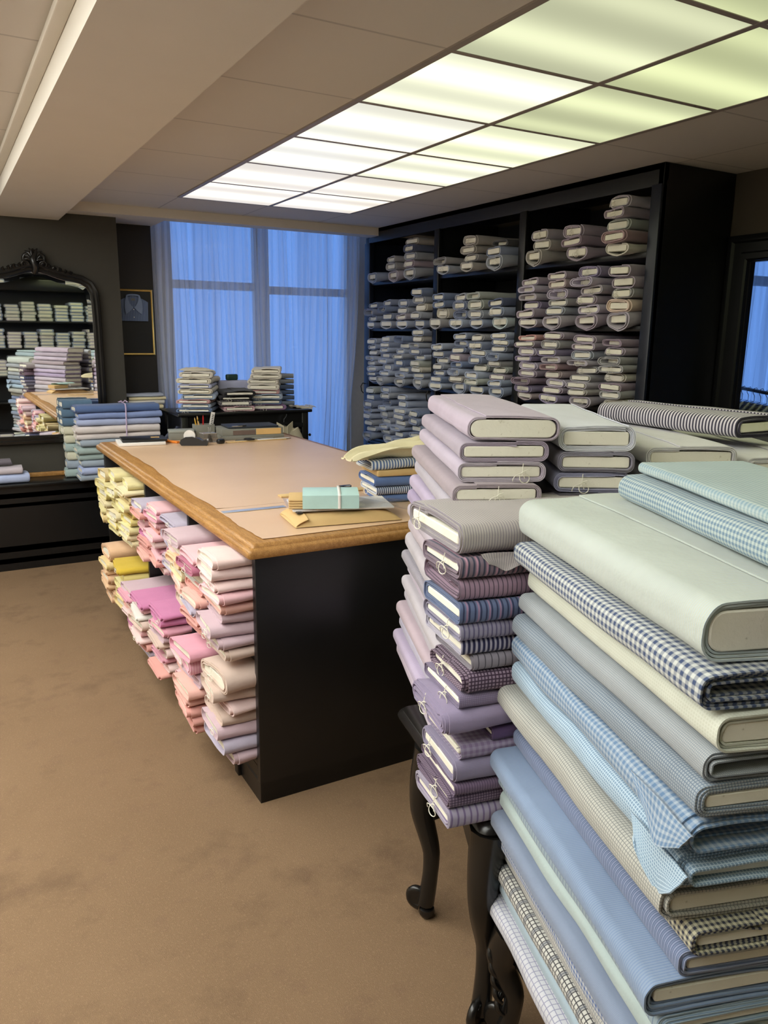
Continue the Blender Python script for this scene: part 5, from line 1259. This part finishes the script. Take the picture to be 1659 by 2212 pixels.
for z0 in (1.36, 1.76, .95):
    for c in range(13):
        x = BX0+.16+.228*c; z = z0+.001; kk_ = rnd.choice(rk)
        for i in range(5 if (c+int(z0*10)) % 3 else 6):
            if rnd.random() < .5: kk_ = rnd.choice(rk)
            h = rnd.uniform(.042, .052); r2 = rrect(.098+rnd.uniform(-.008, .006), h/2, .02, 3, 2, 1)
            rows_ = rear_rows.setdefault(kk_, MB())
            o_ = len(rows_.v); kq = len(r2); dx = rnd.uniform(-.010, .010); dy = rnd.uniform(-.02, .02)
            for y in (BYF+.02+dy, BYF-.40): rows_.v += [(x+dx+a_, y, z+h/2+b_) for a_, b_ in r2]
            rows_.f += [(o_+q, o_+kq+q, o_+kq+(q+1) % kq, o_+(q+1) % kq) for q in range(kq)]+[tuple(o_+q for q in range(kq)), tuple(o_+kq+q for q in range(kq-1, -1, -1))]
            rear_boards.bbox(x+dx-.080, x+dx+.080, BYF, BYF+.024+dy, z+.011, z+h-.011, .003)
            z += h+.001

# ------------------------------------------------------------------ the bolts past the 300 largest in view become one object
SMALL = [3, 9, 10, 11, 12, 13, 14, 16, 18, 19, 20, 21, 23, 26, 27, 28, 29, 30, 31, 32, 33, 35, 36, 37, 38, 39, 40, 41, 43, 44, 46, 47, 48, 51, 52, 54, 56, 57, 60, 61, 62, 63, 64, 65, 66, 67, 68, 69, 70, 71, 72, 73, 76, 77, 78, 79, 80, 84, 85, 86, 87, 88, 106, 116, 117, 118, 122, 126, 127, 132, 143, 146, 147, 148, 149, 211, 219, 220, 221, 222, 223, 224, 234, 239, 242, 243, 244, 245, 247, 256, 264, 265, 266, 267, 268, 269, 270, 271, 272, 273, 274, 275, 276, 277, 278, 280, 281, 282, 283, 284, 286, 287, 290, 291, 292, 293, 294, 295, 301, 303, 307, 308, 310, 313, 315, 316, 317, 318, 319, 320, 323, 324, 326, 327, 329, 332, 333, 335, 336, 338, 340, 341, 342, 343, 344, 346, 347, 348, 349, 352, 353, 354, 355, 356, 370, 418, 419, 420, 421, 422, 423, 424, 425, 426, 429, 430, 431, 432, 433, 434, 435, 436, 437, 438, 440, 441, 442, 443, 444, 445, 446, 447, 448, 449, 450, 454, 465, 466, 467, 468, 469, 470, 472, 489, 494, 495, 496, 497, 498, 499]
def fold_small():
    cloth_bm, board_bm = bmesh.new(), bmesh.new(); mats = []; drop = []
    def take(bm, me, mx, mi):
        t = me.copy(); t.transform(mx); t.polygons.foreach_set('material_index', [mi]*len(t.polygons)); t.update()
        bm.from_mesh(t); bpy.data.meshes.remove(t)
    def slot(m):
        if m not in mats: mats.append(m)
        return mats.index(m)
    for i in SMALL:
        root = bpy.data.objects['fabric_bolt' if i == 0 else 'fabric_bolt.%03d' % i]; mx = root.matrix_basis
        for ch_ in root.children:
            if ch_.name.startswith('cloth'): take(cloth_bm, ch_.data, mx, slot(ch_.material_slots[0].material))
            elif ch_.name.startswith('board'): take(board_bm, ch_.data, mx, 0)
            drop.append(ch_)
        drop.append(root)
    for k_, mb_ in rear_rows.items(): take(cloth_bm, mb_.mesh('rows', 40), Matrix(), slot(FAB[k_]))
    take(board_bm, rear_boards.mesh('boards', 30), Matrix(), 0)
    me = bpy.data.meshes.new('fabric_bolts'); cloth_bm.to_mesh(me)
    for m in mats: me.materials.append(m)
    o_ = tag(link('fabric_bolts', me), 'the smaller fabric bolts deep in the shelves and in the reflected bookcase', 'fabric bolts', kind='stuff')
    mb2 = bpy.data.meshes.new('boards'); board_bm.to_mesh(mb2); mb2.materials.append(M['board']); link('boards', mb2, o_)
    for d in drop: bpy.data.objects.remove(d, do_unlink=True)
fold_small()
